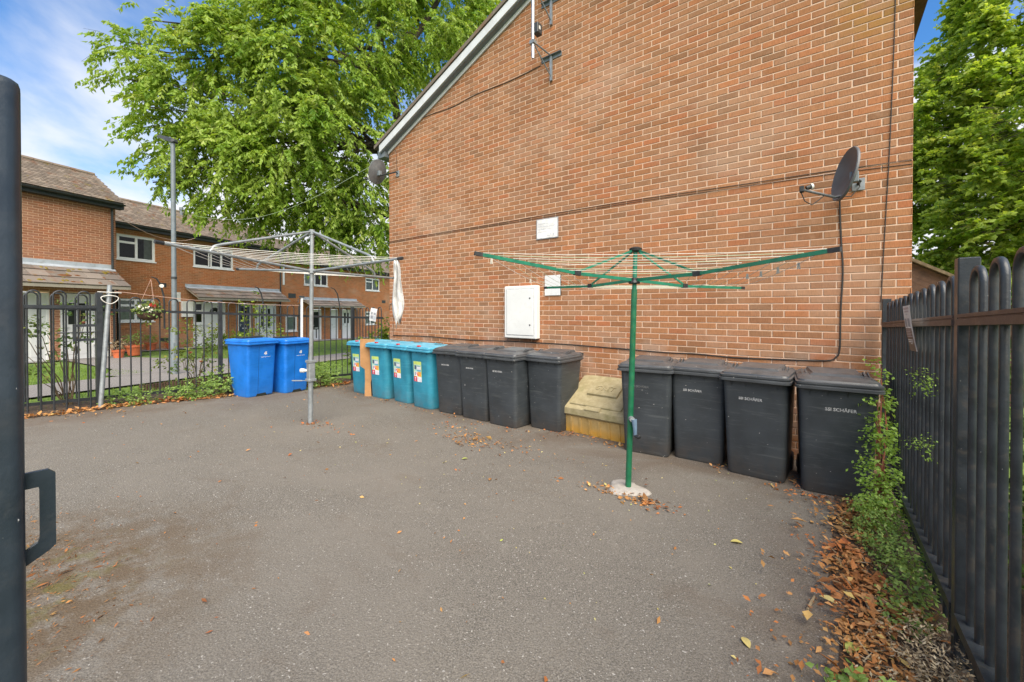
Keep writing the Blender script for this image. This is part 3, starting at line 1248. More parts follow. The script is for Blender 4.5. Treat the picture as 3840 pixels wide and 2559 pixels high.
# left-hand house: nearest block, with porch canopy and white doors
LH = (5.0, 9.46, 17.34)
lops = [(5.4, 6.6, -.05, 2.16), (6.85, 7.78, -.05, 2.16), (8.02, 9.3, -.05, 2.16)]
lh = house('left_house', 'pale red brick house at far left with white doors under a mossy tiled porch', LH[0], LH[1], LH[2], -.4, 5.12, lops, M['brick3'], M['mortar3'], TONES_LEFT, 300, 21,
           17.12, 5.30, 18.70, 6.46, rooflim=300, roofvis=(1.6, 9), hidden=lambda x, z: z < 3.1)
canopy(lh, .6, 4.36, 3.0, 2.36, .92, M['slab_tile'], .43)
door(lh, 5.4 - 5, 6.6 - 5, -.02, 2.14, 'door_white')
door(lh, 6.85 - 5, 7.78 - 5, -.02, 2.14, 'door_white', box=False)
door(lh, 8.02 - 5, 8.85 - 5, -.02, 2.14, 'door_white', lights=((.2, .42, .55, .88), (.58, .8, .55, .88)))
window(lh, 8.86 - 5, 9.29 - 5, .5, 2.14, [(0, 1, 0, 1)], curtain=[(0, 1, 'curtain')])
m = MB()
m.box(8.86 - 5, 9.29 - 5, .03, .08, -.02, .495)
part('side_panel', m, M['door_white'], lh)
m = MB()
m.tube([(9.33 - 5, -.06, 5.1), (9.33 - 5, -.06, 3.0)], .034, 8)
m.tube([(9.37 - 5, -.05, 3.0), (9.37 - 5, -.05, .05)], .034, 8)
part('downpipe', m, M['fascia'], lh)

# middle house
MH = (9.46, 18.65, 19.89)
mops = [(10.88, 12.24, 3.66, 4.68), (13.81, 15.78, 3.66, 4.68), (10.86, 12.18, 1.13, 2.10), (13.78, 15.36, -.25, 2.0), (16.02, 16.76, -.25, 1.98), (17.0, 18.36, -.25, 1.98)]
mh = house('middle_house', 'red brick terraced house with white upstairs windows and a navy door', MH[0], MH[1], MH[2], -.5, 4.93, mops, M['brick2'], M['mortar2'], TONES_HOUSE, 300, 22,
           19.62, 5.10, 21.15, 6.34, rooflim=300, roofvis=(.6, 9))
o_ = MH[0]
L3 = [(0, .5, .72, 1), (0, .5, 0, .72), (.5, 1, 0, 1)]
window(mh, 10.88 - o_, 12.24 - o_, 3.66, 4.68, L3, curtain=[(.78, 1.0, 'curtain')])
window(mh, 13.81 - o_, 15.78 - o_, 3.66, 4.68, [(0, .38, 0, 1), (.42, .7, 0, .78), (.42, .7, .78, 1), (.7, 1, 0, .78), (.7, 1, .78, 1)])
window(mh, 10.86 - o_, 12.18 - o_, 1.13, 2.10, L3, curtain=[(0, 1, 'curtain')])
window(mh, 13.78 - o_, 14.30 - o_, .95, 2.0, [(0, 1, 0, .6), (0, 1, .6, 1)])
m = MB()
m.box(13.78 - o_, 14.30 - o_, .03, .08, -.25, .945)
part('side_panel', m, M['door_white'], mh)
door(mh, 14.31 - o_, 15.35 - o_, -.22, 1.98, 'door_white', fan=True)
door(mh, 16.02 - o_, 16.76 - o_, -.22, 1.96, 'door_navy', lights=((.25, .75, .62, .92),))
door(mh, 17.0 - o_, 18.36 - o_, -.22, 1.96, 'door_white', lights=((.28, .40, .42, .9), (.62, .74, .42, .9)))
canopy(mh, 13.45 - o_, 18.55 - o_, 2.66, 2.16, .8, M['slab_tile'], .36)
m = MB()
m.tube([(18.60 - o_, -.06, 4.9), (18.60 - o_, -.06, -.2)], .034, 8)
part('downpipe', m, M['fascia'], mh)
m = MB()
m.box(13.02 - o_, 13.24 - o_, -.012, .001, 2.0, 2.42)
part('wall_notice', m, M['paper'], mh)
m = MB()
m.rbox(13.24 - o_, 13.72 - o_, -.12, .0, 1.3, 2.02, .01)
part('meter_box', m, M['white_pvc'], mh)
m = MB()
m.box(12.36 - o_, 12.66 - o_, -.008, .0, 2.62, 2.80)
m.box(12.4 - o_, 12.75 - o_, -.008, .0, .24, .40)
part('air_brick', m, M['fascia'], mh)
m = MB()
m.tube([(14.0 - o_, 1.05, 5.75), (14.0 - o_, 1.05, 6.42)], .06, 10)
m.tube([(14.0 - o_, 1.05, 6.40), (14.0 - o_, 1.05, 6.52)], .085, 10)
part('flue', m, M['galv_lamp'], mh)
for q in (12.3, 16.3):
    m = MB()
    m.rbox(q - o_ - .16, q - o_ + .16, .12, .32, 5.42, 5.52, .02, Matrix.Identity(4))
    part('roof_vent', m, M['slab_tile'], mh)

# far house, a step lower
FH = (18.65, 31.0, 19.89)
fops = [(20.40, 22.43, 3.18, 4.06), (26.36, 28.12, 3.12, 4.10), (21.0, 21.85, -.45, 1.68), (22.7, 23.4, -.45, 1.68), (23.8, 24.74, -.45, 1.66), (26.3, 27.6, .5, 1.52), (19.0, 19.85, .35, 1.3)]
fh = house('far_house', 'red brick terraced house at the far end beside the gable corner', FH[0], FH[1], FH[2], -.8, 4.48, fops, M['brick2'], M['mortar2'], TONES_HOUSE, 120, 23,
           19.62, 4.65, 21.15, 5.89, rooflim=0)
o_ = FH[0]
window(fh, 20.40 - o_, 22.43 - o_, 3.18, 4.06, [(0, .42, 0, 1), (.44, .72, 0, 1), (.72, 1, 0, 1)], curtain=[(0, .4, 'curtain')])
window(fh, 26.36 - o_, 28.12 - o_, 3.12, 4.10, L3, curtain=[(0, 1, 'curtain_grey')])
window(fh, 26.3 - o_, 27.6 - o_, .5, 1.52, L3, curtain=[(0, 1, 'curtain')])
window(fh, 19.0 - o_, 19.85 - o_, .35, 1.3, [(0, 1, 0, 1)], curtain=[(0, 1, 'curtain')])
door(fh, 21.0 - o_, 21.85 - o_, -.42, 1.66, 'door_white', lights=((.15, .85, .1, .95),))
door(fh, 22.7 - o_, 23.4 - o_, -.42, 1.66, 'door_white')
door(fh, 23.8 - o_, 24.74 - o_, -.42, 1.64, 'door_white', lights=((.2, .42, .55, .92), (.58, .8, .55, .92)))
canopy(fh, 20.2 - o_, 25.3 - o_, 2.28, 1.86, .8, M['slab_tile'], .36)
m = MB()
m.box(18.80 - o_, 18.92 - o_, -.03, .0, 3.1, 4.3)
part('white_trunking', m, M['white_pvc'], fh)
m = MB()
m.box(19.2 - o_, 19.75 - o_, -.008, .0, 2.35, 2.62)
m.box(28.4 - o_, 28.9 - o_, -.008, .0, 2.2, 2.42)
part('air_brick', m, M['fascia'], fh)

# ------------------------------------------------------------------ railings
def bow_mesh(pitch, r, mat, drop, n=8, seg=9):
    """inverted U of round bar in the local Y-Z plane, crown at the origin"""
    mb = MB()
    h = pitch / 2
    pts = [(0, -h, -drop)] + [(0, -h * math.cos(math.pi * i / seg), -h + h * math.sin(math.pi * i / seg)) for i in range(seg + 1)] + [(0, h, -drop)]
    mb.tube(pts, r, n)
    return mb.mesh('bow', mat, True)


def sloped_bar(y0, z0, y1, z1, x0, x1, h, groove=False):
    mb = MB()
    rr = []
    for y, z in ((y0, z0), (y1, z1)):
        if groove:
            rr.append([(x0, y, z), (x0, y, z - h * .3), (x0 + .004, y, z - h * .34), (x0 + .004, y, z - h * .4), (x0 - .002, y, z - h * .44), (x0 - .002, y, z - h), (x1, y, z - h), (x1, y, z)])
        else:
            rr.append([(x0, y, z), (x0, y, z - h), (x1, y, z - h), (x1, y, z)])
    return mb.loft(rr)


def rail_fence(f, X, y0, y1, nb, pitch, rtop, btop, crown, mat, bm, railx, railh, foot, groove=False, railmat=None, gap=None):
    """one raked panel between two posts"""
    part('rail', sloped_bar(y0, rtop(y0), y1, rtop(y1), X + railx[0], X + railx[1], railh, groove), railmat or mat, f)
    part('rail', sloped_bar(y0, btop(y0), y1, btop(y1), X + railx[0], X + railx[1], railh), mat, f)
    g = gap if gap is not None else (y1 - y0 - (2 * nb - 1) * pitch) / 2
    for k in range(nb):
        yc = y0 + g + pitch * (2 * k + .5)
        link('bow', bm, f, (X, yc, rtop(yc) + crown + rng.uniform(-.003, .003)), (rng.uniform(-.004, .004), 0, rng.uniform(-.02, .02)))


def post(f, x0, x1, y0, y1, z0, z1, mat, name='post', b=.004):
    mb = MB()
    mb.rbox(x0, x1, y0, y1, z0, z1, b)
    return part(name, mb, mat, f)


# right-hand railings, close to the camera, seen almost end-on
rf = thing('bow_top_railings', 'tall black bow-top railings with a brown rail along the right edge', 'railings', (0, 0, 0))
rr_top = lambda y: 1.583 - .035 * (y - 2.45)
rr_bot = lambda y: .362 - .037 * (y - 2.45)
bmR = bow_mesh(.115, .0125, M['fence_near'], 1.58, 10)
for (a, b, n) in ((2.50, 5.20, 11), (-.36, 2.42, 12)):
    rail_fence(rf, .458, a, b, n, .115, rr_top, rr_bot, .172, M['fence_near'], bmR, (-.034, .03), .045, .1, True, M['rail_brown'])
for y, zt in ((2.43, 1.815), (5.21, 1.71), (-.43, 1.92)):
    p_ = post(rf, .428, .492, y, y + .062, -.1, zt, M['fence_near'])

# left-hand railings and their return to the gable corner
lf = thing('bow_top_railings', 'black bow-top railings behind the blue bins, facing the green', 'railings', (0, 0, 0))
LX = -8.6
lr_top = lambda y: 1.634 - .0424 * (y - 1.09)
lr_bot = lambda y: .315 - .037 * (y - 1.09)
bmL = bow_mesh(.119, .0098, M['fence'], 1.50, 8)
for (a, b, n, pt) in ((1.12, 2.61, 6, .119), (2.67, 4.02, 5, .128), (4.08, 5.19, 4, .13), (-1.6, 1.06, 11, .119)):
    rail_fence(lf, LX, a, b, n, pt, lr_top, lr_bot, .19, M['fence'], bow_mesh(pt, .0098, M['fence'], 1.50, 8), (-.012, .012), .042, .1)
for y in (2.64, 4.05, 5.22, 1.09, -1.63):
    post(lf, LX - .03, LX + .03, y - .03, y + .03, -.15, lr_top(y) + .22, M['fence'])
bmX = bow_mesh(.115, .0098, M['fence'], 1.48, 8)
part('rail', MB().box(LX + .03, -7.44, 5.208, 5.232, 1.42, 1.462), M['fence'], lf)
part('rail', MB().box(LX + .03, -7.44, 5.208, 5.232, .125, .165), M['fence'], lf)
for k in range(5):
    link('bow', bmX, lf, (LX + .13 + .23 * k, 5.22, 1.652 + .004 * k), (0, 0, R(90)))

# open gate folded back against the left-hand railings
gt_ = thing('steel_gate', 'open black bow-top gate folded back against the left railings', 'gate', (-8.48, 1.09, 0))
m = MB()
m.rbox(-.03, .03, -.035, .035, .14, 1.865, .004)
part('stile', m, M['fence'], gt_)
m = MB()
m.rbox(-.03, .03, -1.26, -1.19, .14, 1.865, .004)
part('stile', m, M['fence'], gt_)
for z in (1.675, .19):
    part('rail', MB().box(-.018, .018, -1.19, -.036, z - .045, z), M['fence'], gt_)
bmG = bow_mesh(.119, .0105, M['fence'], 1.70, 8)
for k in range(5):
    link('bow', bmG, gt_, (0, -.095 - .119 * (.5 + 2 * k), 1.872))
m = MB()
m.box(-.022, .022, -.235, -.036, 1.365, 1.40)
m.box(-.022, .022, -.235, -.036, 1.16, 1.195)
m.box(-.022, .022, -.27, -.236, 1.16, 1.40)
part('lock_guard', m, M['fence'], gt_)
m = MB()
m.tube([(.0, -.42, 1.285), (.0, .05, 1.285)], .009, 8)
part('slide_bolt', m, M['fence'], gt_)

# near gate: its stile and pull handle stand right beside the camera
ng = thing('steel_gate', 'dark blue-grey gate edge with a pull handle close up at far left', 'gate', (-1.0, .045, 0))
m = MB()
prof = []
for z, e in ((.25, .0), (1.95, .0), (1.958, .002), (1.962, .006)):
    ring = []
    for i in range(20):
        t = 2 * math.pi * i / 20
        cx, cy = math.cos(t), math.sin(t)
        px_ = -.032 + (.032 - .014 - e) * (1 if cx > 0 else -1) * (abs(cx) ** .25) + .014 * cx
        py_ = -.045 + (.045 - .014 - e) * (1 if cy > 0 else -1) * (abs(cy) ** .25) + .014 * cy
        ring.append((px_, py_, z))
    prof.append(ring)
m.loft(prof)
part('stile', m, M['stile'], ng, 50)
m = MB()
hw, hh = .035, .070
out = [(.0, hh), (hw - .008, hh), (hw, hh - .008), (hw, -hh + .012), (hw - .008, -hh + .004), (.0, -hh - .012)]
inn = [(.0, hh - .026), (hw - .019, hh - .026), (hw - .018, hh - .03), (hw - .018, -hh + .03), (hw - .020, -hh + .022), (.0, -hh + .012)]
for i in range(5):
    a, b, c, d = out[i], out[i + 1], inn[i + 1], inn[i]
    m.loft([[(x, p[0] - .002, 1.265 + p[1]) for p in (a, b, c, d)] for x in (-.036, -.028)])
part('handle', m, M['stile'], ng)
for k in range(5):
    link('bow', bmG, ng, (-.032, -.2 - .119 * (.5 + 2 * k), 1.86))
part('stile', MB().rbox(-.064, 0, -1.45, -1.38, .25, 1.9, .004), M['stile'], ng)
for z in (1.70, .36):
    part('rail', MB().box(-.05, -.014, -1.38, -.089, z - .045, z), M['stile'], ng)


# ------------------------------------------------------------------ wheelie bins
def rrect(w, yf, yb, r, z, n=4):
    pts = []
    cs = ((w / 2 - r, yf + r, -90), (w / 2 - r, yb - r, 0), (-w / 2 + r, yb - r, 90), (-w / 2 + r, yf + r, 180))
    for cx, cy, a0 in cs:
        for i in range(n + 1):
            a = R(a0 + 90 * i / n)
            pts.append((cx + r * math.cos(a), cy + r * math.sin(a), z))
    return pts


def bin_front(z):
    """front face of the body (local y) and half width at height z"""
    t = min(max((z - .03) / .9, 0), 1)
    return -.25 - .05 * t, (.475 + .06 * t) / 2


def make_bin(kind):
    bm_, lm_ = {'black': ('black_bin', 'black_lid'), 'teal': ('teal_bin', 'teal_lid'), 'blue': ('blue_bin', 'blue_bin')}[kind]
    root = link('wheelie_bin', None)
    rad = .085 if kind == 'teal' else .05
    rings = []
    for z, dw in ((.0, -.03), (.012, -.008), (.03, 0), (.2, 0), (.4, 0), (.6, 0), (.8, 0), (.925, 0)):
        yf, hw = bin_front(z)
        t = z / .925
        rings.append(rrect(2 * hw + dw, yf - dw / 2, .20 + .10 * t + dw / 2, rad, z))
    rings += [rrect(.565, -.318, .315, .06, .915), rrect(.567, -.32, .316, .06, .955)]
    m = MB().loft(rings)
    if kind == 'blue':                                     # stepped foot and panel creases of the paper bin
        pass
    body = part('body', m, M[bm_], root, 50)
    # gussets under the rim
    for i, x in enumerate((-.19, -.065, .065, .19)):
        g = MB()
        yf, hw = bin_front(.85)
        g.loft([[(xx, -.31, .918), (xx, bin_front(.845)[0] + .004, .845), (xx, -.28, .918)] for xx in (x - .004, x + .004)])
        part('gusset', g, M[bm_], body)
    for s in (-1, 1):
        for y in (-.15, .0, .15):
            g = MB()
            hw = bin_front(.85)[1]
            g.loft([[(s * .272, yy, .918), (s * (hw - .002), yy, .85), (s * .25, yy, .918)] for yy in (y - .004, y + .004)])
            part('gusset', g, M[bm_], body)
    # lid
    lid = MB()
    L = [rrect(.575, -.342, .315, .05, .922), rrect(.592, -.356, .325, .05, .926), rrect(.592, -.356, .325, .05, .948), rrect(.574, -.341, .318, .05, .953), rrect(.574, -.341, .318, .05, .961), rrect(.584, -.35, .32, .05, .965), rrect(.584, -.35, .32, .05, .981),
         rrect(.556, -.33, .312, .05, .986), rrect(.548, -.322, .31, .05, 1.0), rrect(.50, -.27, .29, .05, 1.006 if kind != 'black' else 1.014), rrect(.44, -.22, .25, .05, 1.012 if kind != 'black' else 1.024)]
    lid.loft(L)
    if kind == 'blue':
        lid.v = [(x, y, z + (.018 * (1 - min(abs(y) / .35, 1)) if z > .99 else 0)) for x, y, z in lid.v]
    lo = part('lid', lid, M[lm_], root, 35)
    if kind == 'black':
        pn = MB()
        pn.loft([[(-.20, -.20, 1.016), (.20, -.20, 1.016), (.20, .25, 1.016), (-.20, .25, 1.016)],
                 [(-.16, -.16, 1.042), (.16, -.16, 1.042), (.18, .23, 1.052), (-.18, .23, 1.052)]])
        part('lid_panel', pn, M[lm_], lo)
        for s in (-1, 1):
            bk = MB()
            bk.loft([[(s * .235 + dx, -.13, 1.012), (s * .235 + dx, .06, 1.03), (s * .235 + dx, .02, 1.055), (s * .235 + dx, -.10, 1.02)] for dx in (-.004, .004)])
            bk.loft([[(s * .205 + dx, -.13, 1.012), (s * .205 + dx, .06, 1.03), (s * .205 + dx, .02, 1.055), (s * .205 + dx, -.10, 1.02)] for dx in (-.004, .004)])
            part('lid_bracket', bk, M[lm_], lo)
    if kind == 'teal':
        c = MB()
        c.rbox(-.03, .03, -.325, -.28, .996, 1.022, .006)
        part('lid_lock', c, M['red_clip'], lo)
        c = MB()
        c.box(-.11, .11, .10, .13, 1.0, 1.0165)
        part('lid_slot', c, M['black_plastic'], lo)
    if kind == 'blue':
        c = MB()
        c.rbox(-.19, .19, -.02, .16, 1.015, 1.046, .005)
        part('paper_flap', c, M['black_plastic'], lo)
    hb = MB()
    hb.tube([(-.24, .385, .985), (.24, .385, .985)], .014, 8)
    for s in (-1, 1):
        hb.box(s * .22 - .018, s * .22 + .018, .29, .385, .965, 1.0)
        hb.disc((s * .22 - .022, .33, .99), .022, .044, 10, 'x')
    part('handle_bar', hb, M[bm_], root)
    for s in (-1, 1):
        w = MB()
        w.tube([(s * .20, .23, .10), (s * .235, .23, .10), (s * .252, .23, .10)], [.10, .10, .085], 18)
        wo = part('wheel', w, M['black_plastic'], root, 50)
        hub = MB()
        hub.disc((s * .254 - (.006 if s > 0 else -.0), .23, .10), .035, .006 if s > 0 else -.006, 12, 'x')
        part('hub_cap', hub, M['black_plastic'], wo)
    if kind == 'blue':
        ft = MB()                                          # moulded arch at the foot and vertical crease
        yf, hw = bin_front(.06)
        ft.loft([[(-.10, y, .0), (.10, y, .0), (.075, y, .05), (-.075, y, .05)] for y in (yf - .0035, yf + .03)])
        part('foot_arch', ft, M['room'], root)
        for x in (-.06,):
            cr_ = MB()
            a0, a1 = bin_front(.06)[0], bin_front(.88)[0]
            cr_.loft([[(x - .002, a0 - .0015, .06), (x + .002, a0 - .0015, .06), (x + .002, a0 + .004, .06), (x - .002, a0 + .004, .06)],
                      [(x - .002, a1 - .0015, .88), (x + .002, a1 - .0015, .88), (x + .002, a1 + .004, .88), (x - .002, a1 + .004, .88)]])
            part('moulded_crease', cr_, M['door_navy'], root)
    return root


FACE_TILT = math.atan2(.05, .9)


def on_front(o, x, z, lift=.0012):
    o.location = (x, bin_front(z)[0] - lift, z)
    o.rotation_euler = (R(90) + FACE_TILT, 0, 0)


def bin_logo(root, x, z, size, mat):
    o = link('lettering', text_mesh('SSI SCHÄFER', size * 1.25, M[mat], 'CENTER', .0008, .0006), root)
    on_front(o, x, z)


def bin_sticker(root, x, z, w, h):
    """waste-sorting sticker: lime border, picture rows, red and white foot"""
    base = link('sticker', MB().box(-w / 2, w / 2, -h / 2, h / 2, 0, .0008).mesh('sticker', M['st_lime']), root)
    on_front(base, x, z)
    def blk(a, b, c, d, mat, lift=.0009):
        mb = MB().box((a - .5) * w, (b - .5) * w, (c - .5) * h, (d - .5) * h, .0006, lift)
        part('print', mb, M[mat], base)
    blk(.06, .94, .50, .84, 'st_mint')
    blk(.10, .34, .60, .80, 'st_navy', .0012)
    for q in ((.42, .60), (.56, .76), (.72, .92)):
        blk(q[0], q[1], .60, .74, 'st_white', .0013 + q[0] * .0004)
        blk(q[0] + .05, q[0] + .11, .75, .79, 'st_navy', .0014)
    blk(.40, .92, .52, .585, 'st_cyan', .0015)
    blk(.06, .50, .27, .49, 'st_white', .0011)
    blk(.50, .94, .27, .49, 'st_orange', .0011)
    blk(.16, .24, .30, .46, 'st_navy', .0014)
    blk(.36, .48, .36, .46, 'st_red', .0014)
    blk(.44, .62, .30, .36, 'st_red', .0016)
    blk(.0, .42, .0, .25, 'st_red', .0011)
    blk(.42, 1., .0, .25, 'st_white', .0011)
    blk(.12, .28, .14, .19, 'st_white', .0014)
    blk(.14, .24, .04, .09, 'st_white', .0014)
    for k in range(4):
        blk(.48, .92 - .07 * (k % 2), .045 + .045 * k, .058 + .045 * k, 'ink_faint', .0014)


def council_logo(root, x, z):
    mb = MB()
    for (a, b) in (((-.02, .02), (.025, .045)), ((-.012, -.008), (.03, .018)), ((-.03, .0), (.0, .022))):
        cx, cz = (a[0] + b[0]) / 2, (a[1] + b[1]) / 2
        mb.add([(a[0], a[1], 0), (cx + .012, cz - .012, 0), (b[0], b[1], 0), (cx - .012, cz + .012, 0)], [(0, 1, 2, 3)])
    e = part('emblem', mb, M['logo_white'], root)
    on_front(e, x, z + .02)
    o = link('lettering', text_mesh('Derby City Council', .021, M['logo_white'], 'CENTER'), root)
    on_front(o, x, z - .035)


protos = {k: make_bin(k) for k in ('black', 'teal', 'blue')}
index_kids()
BINS = [
    ('teal', -7.08, 4.68, 2, 'teal recycling bin half hidden behind the torn cardboard, end of its row', 'sticker'),
    ('teal', -6.40, 4.64, 2, 'teal recycling bin just right of the torn cardboard sheet', 'sticker'),
    ('teal', -5.79, 4.67, -3, 'third teal recycling bin from the railings', 'sticker'),
    ('teal', -5.17, 4.60, -3, 'teal recycling bin touching the row of black bins', 'sticker'),
    ('black', -4.57, 4.62, 4, 'black wheelie bin next to the last teal bin', .022),
    ('black', -4.03, 4.60, 2, 'second black wheelie bin from the teal bins', .02),
    ('black', -3.49, 4.58, 0, 'black wheelie bin below the white wall cabinet, printed mark on its front', .024),
    ('black', -2.96, 4.82, 0, 'black wheelie bin without a mark, left of the yellow grit bin', None),
    ('black', -1.59, 4.70, 7, 'black wheelie bin right of the grit bin, behind the green pole', .026),
    ('black', -1.07, 4.83, 3, 'narrow-looking black wheelie bin set back between two larger ones', .026),
    ('black', -.51, 4.70, -3, 'black wheelie bin second from the right-hand railings', .028),
    ('black', .06, 4.66, 5, 'black wheelie bin at the right end beside the climbing plant', .03),
    ('blue', -8.19, 3.0, 102, 'blue paper bin nearest the open gate, wheel showing', 'council'),
    ('blue', -8.21, 3.62, 103, 'blue paper bin just behind the grey clothes dryer pole', 'council'),
]
used = set()
for kind, x, y, a, label, mark in BINS:
    r_ = protos[kind] if kind not in used else copy_tree(protos[kind])
    used.add(kind)
    r_.location = (x, y, g_yard(x, y) - .002)
    r_.rotation_euler = (0, 0, R(a))
    if kind != 'blue':
        r_.rotation_euler = (R(-.5) + rng.uniform(-.006, .006), rng.uniform(-.006, .006), R(a))
    tag(r_, label, 'bin', {'black': 'black wheelie bins along the gable', 'teal': 'teal recycling bins along the gable', 'blue': 'blue paper bins by the railings'}[kind])
    if mark == 'sticker':
        bin_sticker(r_, -.055, .595, .20, .33)
    elif mark == 'council':
        council_logo(r_, .06, .72)
    elif mark:
        bin_logo(r_, {-.51: -.03, .06: 0.02}.get(x, -.05), .745, mark, 'logo_grey' if mark > .0235 and x != -1.59 else 'logo_faint' if x == -1.59 else 'logo_grey')

# ------------------------------------------------------------------ grit bin
gr = thing('grit_bin', 'low yellow grit bin with a mossy sloping lid', 'grit bin', (-2.29, 5.02, .008), R(-3))
W2 = .455
m = MB()
m.loft([[(-W2 + .03, -.30, 0), (W2 - .03, -.30, 0), (W2 - .03, .30, 0), (-W2 + .03, .30, 0)],
        [(-W2, -.325, .245), (W2, -.325, .245), (W2, .32, .245), (-W2, .32, .245)],
        [(-W2, .0, .40), (W2, .0, .40), (W2, .32, .40), (-W2, .32, .40)]])
body = part('body', m, M['grit'], gr)
for i in range(6):
    x = -W2 + .12 + i * .134
    g = MB()
    g.loft([[(x - .006, -.314, .02), (x + .022, -.314, .02), (x + .028, -.295, .02), (x - .012, -.295, .02)],
            [(x - .006, -.336, .215), (x + .022, -.336, .215), (x + .028, -.315, .215), (x - .012, -.315, .215)]])
    part('rib', g, M['grit'], body)
m = MB()
lidz = lambda y: .335 + (y + .355) * .52
m.loft([[(x, -.345, .232), (x, -.362, .25), (x, -.362, .325), (x, -.352, lidz(-.352)), (x, .26, lidz(.26)), (x, .335, .655), (x, .335, .40), (x, .0, .39)] for x in (-W2 - .018, W2 + .018)])
lid = part('lid', m, M['grit_lid'], gr)
sl = math.atan(.52)
for nm, (x0, x1, y0, y1, h) in {'raised_frame': (-.36, .36, -.30, .27, .022), 'name_panel': (-.20, .22, -.12, .12, .055), 'top_panel': (-.08, .16, .20, .27, .020), 'lid_grip': (-.12, .10, -.365, -.30, .016)}.items():
    p_ = MB()
    L_ = math.cos(sl)
    p_.rbox(x0, x1, y0 / L_, y1 / L_, -.01, h, .006)
    o = part(nm, p_, M['grit_lid'], lid)
    o.matrix_local = Matrix.Translation((0, 0, lidz(0))) @ Matrix.Rotation(sl, 4, 'X')
o = link('lettering', text_mesh('GRIT', .13, M['grit_lid'], 'CENTER', .006), lid)
o.matrix_local = Matrix.Translation((0.01, 0, lidz(0))) @ Matrix.Rotation(sl, 4, 'X') @ Matrix.Translation((0, -.05, .057))

# ------------------------------------------------------------------ torn cardboard
m = MB()
outl = [(-.05, 0), (.07, 0), (.055, .25), (.09, .40), (.07, .52), (.125, .56), (.13, 1.05), (-.13, 1.06), (-.13, .56), (-.05, .50), (-.045, .30)]
for sgn in (0,):
    fr_ = [(x, -.008 + .02 * math.sin(z * 4), z) for x, z in outl]
    bk_ = [(x, .0 + .02 * math.sin(z * 4), z) for x, z in outl]
    n = len(outl)
    m.add(fr_ + bk_, [tuple(range(n)), tuple(range(2 * n - 1, n - 1, -1))] + [(i, n + i, n + (i + 1) % n, (i + 1) % n) for i in range(n)])
cb = part('cardboard_sheet', m, M['card'])
tag(cb, 'torn brown cardboard sheet leaning between the teal bins', 'cardboard')
cb.location = (-6.67, 4.345, .022)
cb.rotation_euler = (R(-2), 0, R(50))


# ------------------------------------------------------------------ rotary clothes dryers
def lerp(a, b, t):
    return Vector(a) + (Vector(b) - Vector(a)) * t


gd = thing('rotary_clothes_dryer', 'old grey galvanised rotary clothes dryer with bent struts', 'clothes dryer', (0, 0, 0))
base, top, hub = Vector((-5.402, 2.667, .05)), Vector((-5.397, 2.70, 2.655)), Vector((-5.395, 2.695, 2.12))
sp = lerp(base, top, .33)
part('pole', MB().tube([base, sp], .031, 14), M['galv'], gd, True)
part('inner_pole', MB().tube([sp - Vector((0, 0, .02)), top], .0255, 14), M['galv'], gd, True)
m = MB()
m.tube([top - Vector((0, 0, .05)), top + Vector((0, 0, .012))], .034, 12)
part('top_hub', m, M['galv'], gd)
m = MB()
m.tube([hub - Vector((0, 0, .03)), hub + Vector((0, 0, .03))], .042, 12)
part('arm_hub', m, M['galv'], gd)
tips = [Vector((-3.86, 2.93, 2.19)), Vector((-5.72, 4.22, 2.14)), Vector((-6.99, 2.39, 2.22)), Vector((-5.14, 1.09, 2.26))]
for t in tips:
    a = lerp(hub, t, .0)
    part('arm', MB().tube([a, t], .0165, 10), M['galv'], gd, True)
    part('arm_end', MB().tube([lerp(hub, t, .985), lerp(hub, t, 1.03)], .02, 8), M['black_plastic'], gd)
    j = lerp(hub, t, .74)
    e = lerp(hub, t, .70) + Vector((0, 0, .085))
    part('strut', MB().tube([top - Vector((0, 0, .01)), lerp(top, e, .95), e + Vector((0, 0, -.004)), lerp(e, j, .35) + Vector((0, 0, .012)), lerp(e, j, .75), j], .015, 10), M['galv'], gd, True)
for k in range(7):
    q = .42 + .57 * k / 6
    for i in range(4):
        a, b = lerp(hub, tips[i], q) + Vector((0, 0, .014)), lerp(hub, tips[(i + 1) % 4], q) + Vector((0, 0, .014))
        sag = .03 * q
        part('drying_line', MB().tube([a, lerp(a, b, .25) - Vector((0, 0, sag * .75)), lerp(a, b, .5) - Vector((0, 0, sag)), lerp(a, b, .75) - Vector((0, 0, sag * .75)), b], .0026, 5), M['line_wire'], gd)
m = MB()
m.rbox(-.042, .042, -.042, .042, -.13, .13, .01)
m.rbox(-.052, .052, -.052, .052, .105, .14, .005)
m.rbox(-.052, .052, -.052, .052, -.14, -.105, .005)
m.xf(Matrix.Translation(lerp(base, top, .29)))
part('winding_box', m, M['galv'], gd)
q0 = lerp(base, top, .29)
m = MB()
m.tube([q0 + RW * -.04 + Vector((0, 0, .0)), q0 + RW * -.10], .018, 10)
m.tube([q0 + RW * -.085, q0 + RW * -.135], .028, 12)
part('winder_knob', m, M['lnb_white'], gd, True)
m = MB()
q1 = q0 + Vector((0, 0, -.135))
m.tube([q1 + RW * -.12, q1 + RW * -.25], .009, 8)
m.tube([q1 + RW * -.04, q1 + RW * -.12], .005, 8)
part('crank', m, M['galv'], gd)
m = MB()
for k in range(14):
    a = rng.uniform(0, 6.28)
    rr_ = rng.uniform(.02, .05)
    c = base + Vector((math.cos(a) * rr_, math.sin(a) * rr_, .045))
    m.rbox(c.x - .02, c.x + .02, c.y - .02, c.y + .02, c.z - .02, c.z + rng.uniform(.005, .025), .006)
part('socket', m, M['rust'], gd)

